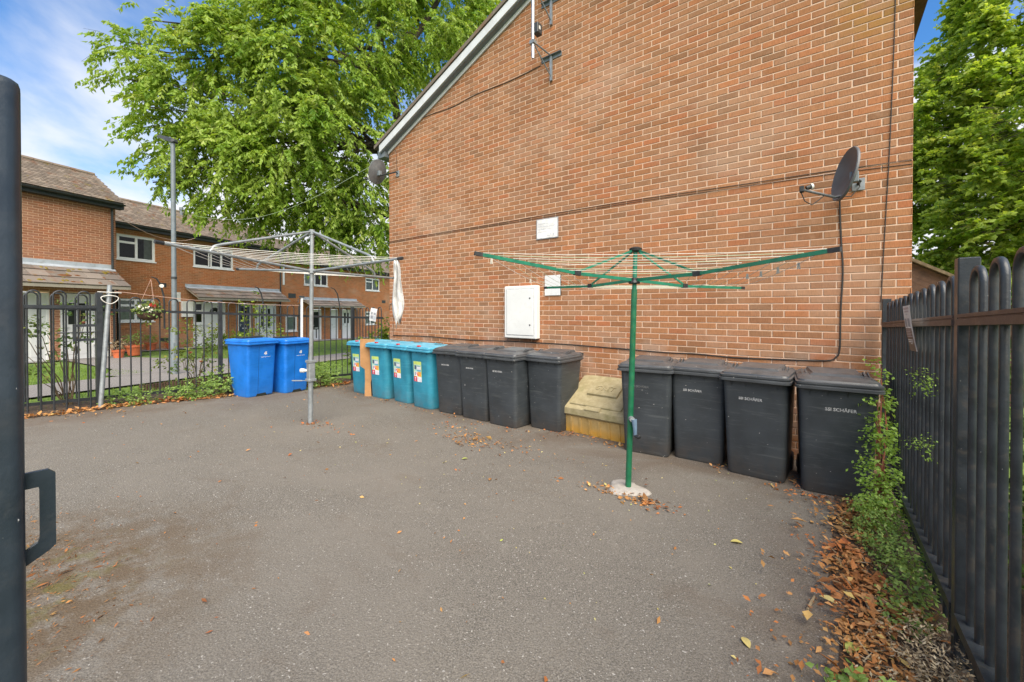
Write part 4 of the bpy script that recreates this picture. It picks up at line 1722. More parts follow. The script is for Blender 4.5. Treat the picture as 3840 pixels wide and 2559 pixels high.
nd = thing('rotary_clothes_dryer', 'dark green rotary clothes dryer on a concrete pad in front of the black bins', 'clothes dryer', (0, 0, 0))
base, top, hub = Vector((-1.332, 3.375, .06)), Vector((-1.294, 3.43, 2.13)), Vector((-1.300, 3.42, 1.858))
part('pole', MB().tube([base, lerp(base, top, .83)], .0245, 16), M['green_paint'], nd, True)
part('inner_pole', MB().tube([lerp(base, top, .83), top], .019, 12), M['green_arm'], nd, True)
m = MB()
m.tube([top - Vector((0, 0, .03)), top - Vector((0, 0, .02)), top, top + Vector((0, 0, .012))], [.035, .05, .055, .03], 14)
part('top_hub', m, M['black_plastic'], nd)
m = MB()
m.tube([hub - Vector((0, 0, .03)), hub - Vector((0, 0, .022)), hub, hub + Vector((0, 0, .02))], [.042, .05, .036, .034], 14)
part('arm_hub', m, M['black_plastic'], nd)
tips = [Vector((.03, 2.81, 1.925)), Vector((-.68, 4.76, 1.83)), Vector((-2.59, 4.04, 1.865)), Vector((-1.88, 2.09, 1.985))]


def flat_bar(a, b, w, h):
    a, b = Vector(a), Vector(b)
    d = (b - a).normalized()
    s = d.cross(Vector((0, 0, 1))).normalized()
    u = s.cross(d)
    return MB().loft([[p + s * w / 2 + u * h / 2, p - s * w / 2 + u * h / 2, p - s * w / 2 - u * h / 2, p + s * w / 2 - u * h / 2] for p in (a, b)])


for t in tips:
    d = (t - hub)
    a = hub + d.normalized() * .04
    mid = lerp(hub, t, .42) + Vector((0, 0, -.022))
    m = flat_bar(a, mid, .016, .026)
    m2 = flat_bar(mid, t, .016, .024)
    m.add(m2.v, m2.f)
    part('arm', m, M['green_arm'], nd)
    part('arm_end', flat_bar(lerp(hub, t, .985), lerp(hub, t, 1.025), .02, .026), M['black_plastic'], nd)
    part('strut', flat_bar(top - Vector((0, 0, .025)) + d.normalized() * .04, mid + Vector((0, 0, .012)), .009, .016), M['green_arm'], nd)
    part('joint', flat_bar(lerp(mid, t, -.03) + Vector((0, 0, .004)), lerp(mid, t, .04) + Vector((0, 0, .004)), .026, .04), M['black_plastic'], nd)
for k in range(8):
    q = .40 + .585 * k / 7
    for i in range(4):
        a, b = lerp(hub, tips[i], q) + Vector((0, 0, .012 - (.02 if q < .6 else .01 * (1 - q)))), lerp(hub, tips[(i + 1) % 4], q) + Vector((0, 0, .012 - (.02 if q < .6 else .01 * (1 - q))))
        sag = .022 * q
        part('drying_line', MB().tube([a, lerp(a, b, .25) - Vector((0, 0, sag * .75)), lerp(a, b, .5) - Vector((0, 0, sag)), lerp(a, b, .75) - Vector((0, 0, sag * .75)), b], .0019, 5), M['line_wire' if k % 2 else 'line_green'], nd)
q0 = lerp(base, top, .30) + FW * -.026
m = MB()
m.tube([q0 + FW * .01, q0 + FW * -.03], .022, 12)
part('winder_boss', m, M['galv'], nd)
m = MB()
m.tube([q0 + FW * -.03 + RW * .015, q0 + FW * -.034 + RW * .022 + Vector((0, 0, -.07)), q0 + FW * -.034 + RW * .024 + Vector((0, 0, -.13))], [.024, .018, .014], 10)
part('crank', m, M['blue_handle'], nd, True)
m = MB()
m.tube([q0 + FW * -.035 + RW * .02 + Vector((0, 0, -.135)), q0 + FW * -.06 + RW * .045 + Vector((0, 0, -.14)), q0 + FW * -.075 + RW * .05 + Vector((0, 0, -.14))], [.012, .019, .012], 10)
part('crank_knob', m, M['black_plastic'], nd, True)
m = MB()
m.disc(base + Vector((0, 0, .012)), .048, .014, 14)
part('foot_collar', m, M['galv_lamp'], nd)
m = MB()
n = 26
ring = [(.155 + .05 * math.sin(3 * t + 1) * .5 + rng.uniform(-.012, .012)) for t in [2 * math.pi * i / n for i in range(n)]]
m.loft([[(base.x - .01 + rr_ * k * math.cos(2 * math.pi * i / n) * 1.08, base.y - .01 + rr_ * k * math.sin(2 * math.pi * i / n), g_yard(0, base.y) + z) for i, rr_ in enumerate(ring)] for k, z in ((1.0, -.02), (1.0, .006), (.9, .018), (.45, .026))])
part('concrete_pad', m, M['concrete'], nd, 60)

# pegs clipped to the lines
for i, (tipa, tipb, q, f, mt) in enumerate(((tips[0], tips[1], .98, .2, 'peg_grey'), (tips[0], tips[1], .92, .28, 'peg_grey'), (tips[0], tips[1], .86, .36, 'peg_grey'), (tips[0], tips[1], .80, .42, 'peg_grey'), (tips[3], tips[2], .97, .06, 'peg'), (tips[3], tips[2], .98, .62, 'peg'))):
    c = lerp(lerp(hub, tipa, q), lerp(hub, tipb, q), f) - Vector((0, 0, .01))
    m = MB()
    m.loft([[c + Vector((sx * .006 + dx, 0, z)) for dx in (-.004, .004)] + [c + Vector((sx * .006 + dx, .008, z)) for dx in (.004, -.004)] for sx, z in ((.0, .012), (.5, -.03))])
    m.loft([[c + Vector((sx * .006 + dx, .001, z)) for dx in (-.004, .004)] + [c + Vector((sx * .006 + dx, .007, z)) for dx in (.004, -.004)] for sx, z in ((-.8, .012), (-1.4, -.03))])
    o = part('clothes_peg', m, M[mt])
    tag(o, ['grey peg on the outer line nearest the right arm tip of the green dryer', 'second grey peg on the right side of the green dryer', 'third grey peg on the right side of the green dryer', 'innermost grey peg on the right side of the green dryer',
            'pale peg beside the left arm tip of the green dryer', 'pale peg hanging in front of the white wall cabinet'][i], 'peg', 'pegs on the green clothes dryer')

# white cloth on the near-right arm of the grey dryer
m = MB()
nx, nz = 9, 16
V = []
for j in range(nz + 1):
    t = j / nz
    wdt = (.035 + .095 * min(t * 2.6, 1)) * (1 - .3 * max(t - .8, 0) / .2)
    for i in range(nx + 1):
        a = i / nx - .5
        V.append((a * wdt + .03 * t + .012 * math.sin(t * 9 + a * 3), .035 * math.sin(i * 1.7 + t * 2.2), -.76 * t * (1 - .16 * (a + .5) * t) - (.05 * math.sin(i * 2.3) if j == nz else 0)))
F_ = [(j * (nx + 1) + i, j * (nx + 1) + i + 1, (j + 1) * (nx + 1) + i + 1, (j + 1) * (nx + 1) + i) for j in range(nz) for i in range(nx)]
m.add(V, F_)
cl = link('cloth', m.mesh('cloth', M['cloth'], True))
sm_ = cl.modifiers.new('thick', 'SOLIDIFY')
sm_.thickness = .003
cl.location = (-3.905, 2.92, 2.17)
cl.rotation_euler = (0, 0, YAW)
tag(cl, 'white cloth hanging from the right arm of the grey clothes dryer', 'cloth')


# ------------------------------------------------------------------ fixtures on the gable
def cable(name, pts, r, mat, label, smoothn=4, cat='cable'):
    P = [Vector(p) for p in pts]
    out = []
    for i in range(len(P) - 1):
        p0, p1, p2, p3 = P[max(i - 1, 0)], P[i], P[i + 1], P[min(i + 2, len(P) - 1)]
        for k in range(smoothn):
            t = k / smoothn
            out.append(.5 * ((2 * p1) + (-p0 + p2) * t + (2 * p0 - 5 * p1 + 4 * p2 - p3) * t * t + (-p0 + 3 * p1 - 3 * p2 + p3) * t ** 3))
    out.append(P[-1])
    o = link(name, MB().tube(out, r, 6).mesh(name, M[mat], True))
    return tag(o, label, cat)


WY = GY - .006
cable('wall_cable', [(.64, WY, 3.02), (0, WY, 3.045), (-.8, WY, 3.055), (-1.96, WY, 3.08), (-3.2, WY, 3.085), (-4.6, WY, 3.075), (-6, WY, 3.085), (-7.42, WY, 3.07)], .0042, 'cable_brown', 'upper of the twin cables running across the gable')
cable('wall_cable', [(.64, WY, 2.985), (0, WY, 3.012), (-.8, WY, 3.025), (-1.96, WY, 3.055), (-3.2, WY, 3.052), (-4.6, WY, 3.052), (-6, WY, 3.06), (-7.42, WY, 3.045)], .0036, 'cable_brown', 'lower of the twin cables running across the gable')
cable('wall_cable', [(.115, WY - .1, 2.80), (.11, WY - .012, 2.70), (.125, WY, 2.3), (.14, WY, 2.0), (.125, WY, 1.6), (.12, WY, 1.22), (.09, WY, 1.12), (.0, WY, 1.075), (-.4, WY, 1.06), (-.85, WY, 1.05), (-1.25, WY, 1.065), (-1.61, WY, 1.06), (-2.3, WY, 1.075),
                     (-3.0, WY, 1.09), (-3.68, WY, 1.09), (-4.4, WY, 1.085), (-5.2, WY, 1.07), (-6.2, WY, 1.09), (-7.3, WY, 1.07)], .0075, 'cable', 'black dish cable dropping down the gable and running left above the bins')
cable('wall_cable', [(.52, WY, 4.95), (.51, WY, 4.2), (.485, WY, 3.2), (.46, WY, 2.5), (.445, WY, 2.1), (.43, WY, 1.6)], .004, 'cable', 'thin vertical cable near the right edge of the gable')
cable('wall_cable', [(-3.55, WY, 5.42), (-4.2, WY, 5.39), (-4.9, WY, 5.41), (-5.5, WY, 5.37), (-6.1, WY, 5.40), (-6.42, WY, 5.40)], .007, 'cable_brown', 'brown cable from the aerial bracket towards the left roof edge')
cable('wall_cable', [(-7.40, WY, 5.0), (-7.25, WY, 5.0), (-7.18, WY, 4.9), (-7.17, WY, 4.7), (-7.15, WY, 4.52)], .005, 'cable_brown', 'short cable looping above the left satellite dish')
cable('wall_cable', [(-7.42, WY, 1.62), (-7.40, WY, 1.72), (-7.33, WY, 1.74), (-7.30, WY, 1.62), (-7.30, WY, 1.1)], .006, 'cable_brown', 'hooked cable at the foot of the left gable corner')

wc = thing('wall_cabinet', 'white metal meter cabinet on the gable', 'cabinet', (-3.875, GY - .0, 1.572))
m = MB()
m.rbox(-.315, .315, -.115, .001, -.42, .42, .012)
part('case', m, M['cabinet'], wc)
m = MB()
m.rbox(-.262, .262, -.121, -.110, -.365, .365, .004)
dr = part('door', m, M['cabinet'], wc)
m = MB()
for a, b, c, d in ((-.268, .268, .366, .372), (-.268, .268, -.372, -.366), (-.268, -.263, -.366, .366), (.263, .268, -.366, .366)):
    m.box(a, b, -.1165, -.1145, c, d)
part('door_gap', m, M['ink_grey'], dr)
for z in (.22, -.20):
    m = MB()
    m.disc((.20, -.126, z), .013, .008, 12, 'y')
    part('lock', m, M['ink_dark'], dr)
m = MB()
m.box(.20, .26, -.06, .0, -.46, -.425)
part('gland', m, M['rust'], wc)

pl = thing('plaque', 'white plaque with four lines of lettering high on the gable', 'sign', (-3.425, GY - .008, 2.87))
part('board', MB().rbox(-.2, .2, -.006, 0, -.158, .158, .002), M['ink_grey'], pl)
part('face', MB().box(-.185, .185, -.0085, -.0062, -.144, .144), M['paper'], pl)
for i, (s_, z) in enumerate((('Supported by', .072), ('Derby Homes through', .030), ('the Estates Pride', -.012), ('programme', -.054))):
    link('lettering', text_mesh(s_, .034, M['ink_faint']), pl, (-.165, -.0092, z), (R(90), 0, 0))
m = MB()
m.disc((.12, -.0098, -.098), .016, .001, 12, 'y')
m.disc((.065, -.0098, -.09), .009, .001, 12, 'y')
m.box(.0, .06, -.0096, -.0088, -.118, -.11)
m.box(.085, .16, -.0096, -.0088, -.126, -.121)
part('emblem', m, M['ink_faint'], pl)

bs = thing('blank_sign', 'plain white square sign right of the cabinet', 'sign', (-3.325, GY - .01, 1.985), 0)
part('board', MB().rbox(-.14, .14, -.01, 0, -.155, .155, .003), M['white_wood'], bs)
m = MB()
m.box(.1405, .152, -.008, .0, -.15, .15)
part('edge', m, M['fascia'], bs)


def dish(label, cx, cy, cz, nrm, mount, mat, arm_side=1, cat='satellite dish', roll=0):
    root = thing('satellite_dish', label, cat, (cx, cy, cz))
    n = Vector(nrm).normalized()
    side = Vector((0, 0, 1)).cross(n).normalized()
    up = n.cross(side)
    rot = Matrix((side, up, n)).transposed().to_4x4()
    m = MB()
    k = 30
    rings = []
    a, b = .215, .25
    for f, z in ((.02, -.052), (.3, -.047), (.6, -.033), (.85, -.012), (1.0, .004)):
        rings.append([(a * f * math.cos(2 * math.pi * i / k), b * f * math.sin(2 * math.pi * i / k), z) for i in range(k)])
    rings.append([(a * 1.025 * math.cos(2 * math.pi * i / k), b * 1.025 * math.sin(2 * math.pi * i / k), -.002) for i in range(k)])
    rings.append([(a * 1.02 * math.cos(2 * math.pi * i / k), b * 1.02 * math.sin(2 * math.pi * i / k), -.018) for i in range(k)])
    for f, z in ((.85, -.026), (.6, -.045), (.3, -.059), (.02, -.064)):
        rings.append([(a * f * math.cos(2 * math.pi * i / k), b * f * math.sin(2 * math.pi * i / k), z) for i in range(k)])
    m.loft(rings)
    m.xf(rot)
    part('reflector', m, M[mat], root, 35)
    P = lambda x, y, z: rot @ Vector((x, y, z))
    m = MB()
    m.tube([P(0, -.20, -.03), P(0, -.225, .03), P(0, -.19, .30)], .013, 8)
    arm = part('feed_arm', m, M[mat], root)
    m = MB()
    m.tube([P(0, -.17, .285), P(0, -.15, .25)], .022, 10)
    m.rbox(-.02, .02, -.03, .03, -.03, .03, .006, Matrix.Translation(P(0, -.185, .32)))
    part('receiver', m, M['black_plastic'], arm)
    m = MB()
    m.tube([P(0, -.15, .25), P(0, -.142, .232)], [.03, .026], 12)
    part('receiver_cap', m, M['lnb_white'], arm)
    mt = Vector(mount) - Vector((cx, cy, cz))
    m = MB()
    m.rbox(-.035, .035, -.035, .035, -.05, .05, .006, Matrix.Translation(P(0, -.02, -.085)))
    part('clamp', m, M['galv_lamp'], root)
    m = MB()
    m.tube([P(0, -.03, -.09), P(0, -.05, -.14), mt + Vector((0, -.05, .02)), mt], .015, 8)
    part('bracket_arm', m, M['black_plastic'], root)
    m = MB()
    m.rbox(-.05, .05, -.012, .0, -.06, .06, .003, Matrix.Translation(mt))
    part('wall_plate', m, M['galv'], root)
    m = MB()
    c0, c1 = P(0, -.19, .335), P(0, -.22, .12)
    m.tube([c0, lerp(c0, c1, .2) - Vector((0, 0, .10)), lerp(c0, c1, .5) - Vector((0, 0, .12)), lerp(c0, c1, .8) - Vector((0, 0, .05)), c1], .005, 6)
    m.tube([P(0, -.21, -.02), P(.0, -.20, -.10), P(0, -.10, -.15), P(0, -.02, -.12)], .005, 6)
    part('lead_cable', m, M['cable'], root)
    return root


dish('dark grey satellite dish at the right of the gable', .135, 5.06, 2.905, (-.90, -.36, .2), (.255, GY - .006, 2.86), 'dish')
dish('grey satellite dish seen from behind at the left gable corner', -7.54, 5.16, 4.53, (-.93, -.08, .32), (-7.12, GY - .006, 4.46), 'dish_l')

# aerial mast on two wall brackets
am = thing('aerial_mast', 'grey aerial pole on stand-off wall brackets high on the gable', 'aerial', (0, 0, 0))
part('mast', MB().tube([(-3.405, 4.95, 5.27), (-3.405, 4.95, 8.2)], .024, 12), M['alu'], am, True)
for zc in (5.47, 6.32):
    px_, x0, x1 = -3.35, -3.53, -3.17
    bkt = part('wall_bracket', MB().box(x0, x1, GY - .012, GY - .006, zc - .03, zc + .03).box(x0, x1, GY - .05, GY - .012, zc + .024, zc + .03), M['galv_lamp'], am)
    m = MB()
    m.tube([(px_, GY - .03, zc + .02), (-3.405, 4.965, zc + .05)], .012, 6)
    m.tube([(px_, GY - .02, zc - .30), (-3.405, 4.985, zc + .02)], .010, 6)
    part('stay', m, M['galv_lamp'], bkt)
    m = MB()
    m.box(px_ - .018, px_ + .018, GY - .035, GY - .006, zc - .36, zc + .02)
    part('upright', m, M['galv'], bkt)
    m = MB()
    m.box(-3.445, -3.365, 4.915, 4.985, zc + .01, zc + .06)
    part('clamp', m, M['galv'], bkt)
m = MB()
m.rbox(-.045, .045, -.06, .06, -.075, .075, .008)
m.xf(Matrix.Translation((-3.36, 5.0, 5.70)))
part('amplifier', m, M['lamp_dark'], am)
part('amplifier_label', MB().box(-3.318, -3.313, 4.97, 5.01, 5.68, 5.73), M['lnb_white'], am)


# ------------------------------------------------------------------ foliage
def unit(a):
    return a / np.maximum(np.linalg.norm(a, axis=1, keepdims=True), 1e-9)


def leaf_arrays(P, Dv, Sv, L, W, fold=.15, curl=0.0):
    """P base points, Dv direction, Sv side vectors -> verts (n*4,3), tris"""
    n = len(P)
    N = unit(np.cross(Dv, Sv))
    L, W = L[:, None], W[:, None]
    a = P
    b = P + Dv * L * .45 + Sv * W * .5 + N * W * fold
    c = P + Dv * L + N * L * curl
    d = P + Dv * L * .45 - Sv * W * .5 + N * W * fold
    V = np.stack([a, b, c, d], 1).reshape(-1, 3)
    i = np.arange(n, dtype=np.int32)[:, None] * 4
    T = np.concatenate([i + np.array([[0, 1, 2]], np.int32), i + np.array([[0, 2, 3]], np.int32)], 0)
    return V, T


def sprays(P0, A, K, twig, leaf_l, leaf_w, droop, rg, spread=.8, base_t=.15):
    """K leaves along each of the drooping twigs that start at P0 in direction A"""
    n = len(P0)
    t = np.linspace(base_t, 1, K)[None, :] + rg.uniform(-.05, .05, (n, K))
    Lt = (twig * rg.uniform(.6, 1.25, (n, 1)))
    down = np.array([0, 0, -1.])
    pos = P0[:, None, :] + A[:, None, :] * (t * Lt)[:, :, None] + down * (t ** 2 * Lt * droop)[:, :, None]
    tang = unit((A[:, None, :] + down * (2 * t * droop)[:, :, None]).reshape(-1, 3))
    side = unit(np.cross(tang, np.array([[0, 0, 1.]])) + rg.normal(0, .25, tang.shape))
    sgn = np.where(np.arange(n * K) % 2 == 0, 1., -1.)[:, None]
    D = unit(tang * .55 + side * sgn * spread + down * (.35 + droop) + rg.normal(0, .28, tang.shape))
    S = unit(np.cross(D, rg.normal(0, .55, D.shape) + np.array([[0, 0, 1.]])))
    m = n * K
    L = leaf_l * rg.uniform(.65, 1.2, m)
    W = leaf_w * rg.uniform(.75, 1.2, m)
    return pos.reshape(-1, 3) + rg.normal(0, .012, (m, 3)), D, S, L, W


def crown(name, parent, lobes, n_sprays, K, twig, leaf_l, leaf_w, droop, mat, seed, inner=.5, flat=1.0, stuff=True):
    rg = np.random.default_rng(seed)
    lob = np.array(lobes, float)
    w = lob[:, 3] ** 2.2
    idx = rg.choice(len(lob), n_sprays, p=w / w.sum())
    n = unit(rg.normal(0, 1, (n_sprays, 3)))
    rad = inner + (1 - inner) * rg.uniform(0, 1, n_sprays) ** .55
    # clumps: sprays gather round a few centres of each lobe
    n = unit(n + .45 * np.sin(n * 5 + idx[:, None] * 1.7 + np.array([[0, 2, 4]])))
    P0 = lob[idx, :3] + n * (rad * lob[idx, 3])[:, None] * np.array([[1, 1, flat]])
    A = unit(n * np.array([[1, 1, .55]]) + rg.normal(0, .35, n.shape) + np.array([[0, 0, -.05]]))
    P, D, S, L, W = sprays(P0, A, K, twig, leaf_l, leaf_w, droop, rg)
    V, T = leaf_arrays(P, D, S, L, W, .18, -.08)
    tone = np.clip(rg.normal(.45, .2, n_sprays)[:, None] + rg.normal(0, .16, (n_sprays, K)), 0, 1).ravel()
    o = link(name, np_mesh(name, V, T, mat, np.repeat(tone, 4)), parent)
    if stuff:
        o['kind'] = 'stuff'
    # twigs
    sel = rg.choice(n_sprays, min(n_sprays, 1400), False)
    mb = MB()
    for i in sel:
        p, a = Vector(P0[i]), Vector(A[i])
        q = p - a * .25
        e = p + a * twig * .8 + Vector((0, 0, -droop * twig * .6))
        mb.tube([q, p, lerp(p, e, .5) + Vector((0, 0, .06 * twig)), e], [.008, .007, .005, .003], 3, False)
    o2 = part('twigs', mb, M['bark'], parent, kind='stuff')
    return o


def limb_path(a, b, sag, rg, k=7, wob=.25):
    a, b = Vector(a), Vector(b)
    out = []
    for i in range(k + 1):
        t = i / k
        p = a.lerp(b, t) + Vector((0, 0, math.sin(math.pi * t) * sag))
        if 0 < i < k:
            p += Vector((rg.uniform(-wob, wob), rg.uniform(-wob, wob), rg.uniform(-wob, wob) * .6))
        out.append(p)
    return out


def tree(name, label, base, forks, lobes, r0, **kw):
    """tapered trunk through the fork points, limbs to every lobe, leafy crown"""
    t = thing(name, label, 'tree', (0, 0, 0))
    rg = random.Random(kw.get('seed', 1))
    b = Vector(base)
    F = [Vector(f) for f in forks]
    tr = MB()
    pts = [b + Vector((0, 0, -.3)), b + Vector((.05, .02, .5))] + F
    rad = [r0 * 1.35, r0 * 1.05] + [r0 * (1 - .75 * (i + 1) / (len(F) + .3)) for i in range(len(F))]
    tr.tube(pts, rad, 12)
    part('trunk', tr, M['bark'], t, True)
    for i, l in enumerate(lobes):
        c = Vector(l[:3])
        f = min(F, key=lambda q: (q - c).length + (6 if q.z > c.z + 1.5 else 0))
        if (c - f).length < .3:
            continue
        P = limb_path(f, c, .3, rg, 7, .18)
        rr = [max(.02, (.035 + .034 * l[3]) * (1 - .8 * k / 7)) for k in range(8)]
        part('limb', MB().tube(P, rr, 7), M['bark'], t, True)
    crown('crown', t, lobes, **kw)
    return t


LOBES_L = [(-13.9, 7.74, 11.19, 2.7), (-12.44, 10.76, 13.12, 3), (-14.67, 5.86, 8.94, 2.1), (-13.4, 7.44, 7.12, 2.3), (-15.0, 4.35, 8.3, 1.35), (-15.5, 3.9, 6.85, 1.0), (-14.79, 5.11, 6.22, 1.5), (-13.95, 6.36, 5.1, 1.2), (-13.11, 8.27, 5.15, 1.5),
           (-15.45, 3.4, 8.3, .65), (-16.1, 2.9, 9.0, .38), (-16.5, 2.6, 9.5, .15), (-15.4, 3.5, 9.95, .45), (-14.75, 4.55, 9.3, .8), (-14.45, 6.05, 10.79, 1.35), (-15.45, 3.4, 7.1, .55), (-15.1, 3.65, 5.8, .45), (-14.95, 4.35, 5.25, .5),
           (-14.55, 5.3, 4.85, .5), (-15.3, 3.4, 5.3, .2), (-13.86, 7.68, 4.5, .7), (-13.17, 8.84, 4.45, .8), (-11.92, 12.46, 16.16, 3.4), (-14.01, 8.33, 15.43, 2.9), (-16.2, 2.75, 8.35, .15),
           (-13.84, 4.57, 6.33, .7), (-12.61, 6.16, 7.67, 1.0), (-12.72, 5.43, 6.4, .7), (-15.65, 3.15, 5.35, .3), (-16.3, 2.7, 8.4, .28), (-16.4, 2.65, 9.25, .38), (-15.7, 3.2, 10.1, .5), (-15.9, 3.1, 7.6, .4), (-13.2, 6.6, 9.3, 1.5), (-13.6, 6.2, 6.0, 1.2)]
tree('cherry_tree', 'big spreading green tree behind the left gable corner', (-12.2, 11.3, -.3), [(-12.3, 10.9, 3.2), (-12.5, 10.3, 5.0), (-12.7, 9.8, 7.5), (-12.9, 9.4, 10.5)], LOBES_L, .36,
     n_sprays=10000, K=21, twig=.75, leaf_l=.165, leaf_w=.07, droop=.5, mat=M['leaf_cherry'], seed=4, inner=.7)

LOBES_R1 = [(4.89, 20.22, 10.45, 2.0), (6.02, 21.12, 12.74, 2.5), (3.87, 18.78, 7.67, 1.4), (3.22, 19.52, 6.39, 1.5), (2.75, 19.81, 7.12, 0.9), (3.11, 18.79, 4.27, 1.5), (2.57, 20.26, 4.1, 1.2), (2.49, 20.85, 5.95, 1.1), (4.02, 19.55, 9.52, 0.85), (5.27, 19.22, 7.97, 1.8), (3.43, 17.9, 2.6, 1.4)] + [(3.2, 19.54, 8.33, 1.1), (3.6, 19.48, 9.55, 0.9), (2.71, 20.04, 7.75, 0.9), (2.9, 19.91, 5.84, 1.3), (4.28, 19.76, 10.62, 1.0)]
tree('maple_tree', 'tall dense green tree standing behind the right gable corner', (5.6, 20.6, -.3), [(5.5, 20.5, 3), (5.4, 20.4, 6), (5.5, 20.4, 9)], LOBES_R1, .3,
     n_sprays=5600, K=15, twig=.5, leaf_l=.15, leaf_w=.11, droop=.2, mat=M['leaf_maple'], seed=6, inner=.78)
LOBES_R2 = [(4.1, 17.04, 5.36, 1.6), (3.77, 16.77, 3.64, 1.3), (4.41, 15.99, 3.33, 1.5), (4.9, 16.6, 6.6, 1.6), (5.6, 16.5, 4.8, 1.9), (3.5, 16.4, 1.8, 1.3), (4.6, 15.4, 1.6, 1.5)]
tree('maple_tree', 'lower leafy tree overhanging the right railings', (5.3, 16.6, -.3), [(5.1, 16.6, 2), (5.0, 16.6, 4)], LOBES_R2, .22,
     n_sprays=3200, K=15, twig=.45, leaf_l=.14, leaf_w=.105, droop=.2, mat=M['leaf_maple'], seed=8, inner=.78)


def bush(name, label, cat, base, lobes, mat, n_sprays, K, twig, ll, lw, droop, seed, group=None, stems=6, stem_mat='stem', inner=.2, flowers=None):
    t = thing(name, label, cat, base, 0, group)
    rg = random.Random(seed)
    b = Vector(base)
    for i in range(stems):
        l = lobes[i % len(lobes)]
        e = Vector(l[:3]) + Vector((rg.uniform(-.5, .5), rg.uniform(-.5, .5), rg.uniform(-.2, .5))) * l[3]
        s = Vector((rg.uniform(-.05, .05), rg.uniform(-.05, .05), -.03))
        part('stem', MB().tube(limb_path(s, e, .04, rg, 5, .03), [.009, .008, .007, .006, .004, .003], 5), M[stem_mat], t)
    rgn = np.random.default_rng(seed)
    lob = np.array(lobes, float)
    w = lob[:, 3] ** 2
    idx = rgn.choice(len(lob), n_sprays, p=w / w.sum())
    n = unit(rgn.normal(0, 1, (n_sprays, 3)))
    P0 = lob[idx, :3] + n * (lob[idx, 3] * (inner + (1 - inner) * rgn.uniform(0, 1, n_sprays) ** .6))[:, None]
    A = unit(n + rgn.normal(0, .4, n.shape) + np.array([[0, 0, .25]]))
    P, D, S, L, W = sprays(P0, A, K, twig, ll, lw, droop, rgn)
    V, T = leaf_arrays(P, D, S, L, W, .15, -.05)
    tone = np.clip(rgn.normal(.5, .2, n_sprays)[:, None] + rgn.normal(0, .16, (n_sprays, K)), 0, 1).ravel()
    o = link('foliage', np_mesh('foliage', V, T, mat, np.repeat(tone, 4)), t)
    o['kind'] = 'stuff'
    if flowers:
        for (fx, fy, fz, fr, fm) in flowers:
            mb = MB()
            for k in range(7):
                a = k * 2.4
                tl = .3 + .5 * (k / 7)
                d = Vector((math.cos(a) * math.sin(tl), math.sin(a) * math.sin(tl), math.cos(tl)))
                s_ = Vector((-math.sin(a), math.cos(a), 0))
                mb.add([(0, 0, 0), d * fr * .6 + s_ * fr * .5, d * fr, d * fr * .6 - s_ * fr * .5], [(0, 1, 2, 3)])
            part('flower', mb, M[fm], t, loc=(fx, fy, fz))
    return t


# planting beyond the left railings
bush('rose_bush', 'leggy rose bush growing behind the folded gate', 'plant', (-8.95, .85, .15), [(-.1, -.35, .85, .32), (.05, -.2, 1.1, .3), (-.05, .05, 1.35, .28), (0, -.5, 1.2, .25), (-.1, .1, .9, .25), (.0, -.3, .5, .2), (0, .2, 1.45, .16)], M['leaf_rose'], 70, 6, .16, .062, .042, .15, 31, stems=11, inner=.3,
     flowers=[(.05, -.55, .62, .05, 'flower_pink'), (.05, .12, 1.25, .04, 'flower_pink')])
bush('rose_bush', 'flowering rose bush just outside the railings by the lamp post', 'plant', (-9.6, 2.55, .1), [(0, .0, .75, .3), (.05, -.3, .55, .25), (0, .15, 1.0, .25), (-.1, .3, .55, .25), (0, -.15, 1.1, .18)], M['leaf_rose'], 130, 6, .14, .06, .042, .15, 32, stems=8,
     flowers=[(.1, -.12, .68, .055, 'flower_pink'), (.1, .05, .5, .05, 'flower_pink')])
bush('climbing_shrub', 'tall young shrub with pale leaves behind the first blue bin', 'plant', (-9.3, 3.45, .08), [(0, 0, .9, .22), (0, .05, 1.3, .2), (.05, -.1, 1.55, .16), (0, .35, .95, .25), (0, .1, 1.75, .1)], M['leaf_shrub'], 110, 6, .14, .06, .045, .15, 33, stems=7)
bush('garden_shrub', 'yellow-green shrub in front of the white fanlight door', 'plant', ter(13.6, 17.2, -.09), [(0, 0, .35, .45), (.4, .3, .4, .45), (-.5, -.4, .35, .4)], M['leaf_shrub'], 260, 8, .2, .08, .055, .1, 34, stems=6)
bush('garden_shrub', 'bright green shrub at the gable corner behind the railings', 'plant', (-9.0, 6.2, 0), [(0, 0, .55, .45), (.3, .3, .85, .38), (.35, .1, 1.15, .22), (-.3, -.2, .45, .35)], M['leaf_shrub'], 330, 8, .18, .08, .06, .1, 35, stems=8)
bush('weed_clump', 'leafy weeds behind the blue bins at the foot of the railings', 'plant', (-8.3, 4.25, .03), [(0, 0, .18, .22), (.1, -.25, .15, .2), (-.1, .25, .25, .22), (.05, .3, .12, .18)], M['leaf_weed'], 200, 6, .12, .055, .035, .1, 36, stems=5)
bush('weed_clump', 'weeds at the post beside the first blue bin', 'plant', (-8.45, 2.45, .1), [(0, 0, .15, .18), (0, .2, .3, .2), (.05, -.2, .12, .18), (.0, -.45, .08, .15)], M['leaf_weed'], 190, 6, .12, .05, .035, .1, 37, stems=5)
bush('weed_clump', 'low weeds along the foot of the left railings', 'plant', (-8.45, 1.6, .13), [(0, 0, .05, .16), (0, .3, .05, .15), (0, -.3, .06, .17), (.05, .5, .04, .12), (-.1, -.1, .1, .14)], M['leaf_weed'], 200, 6, .1, .04, .028, .1, 38, stems=3)


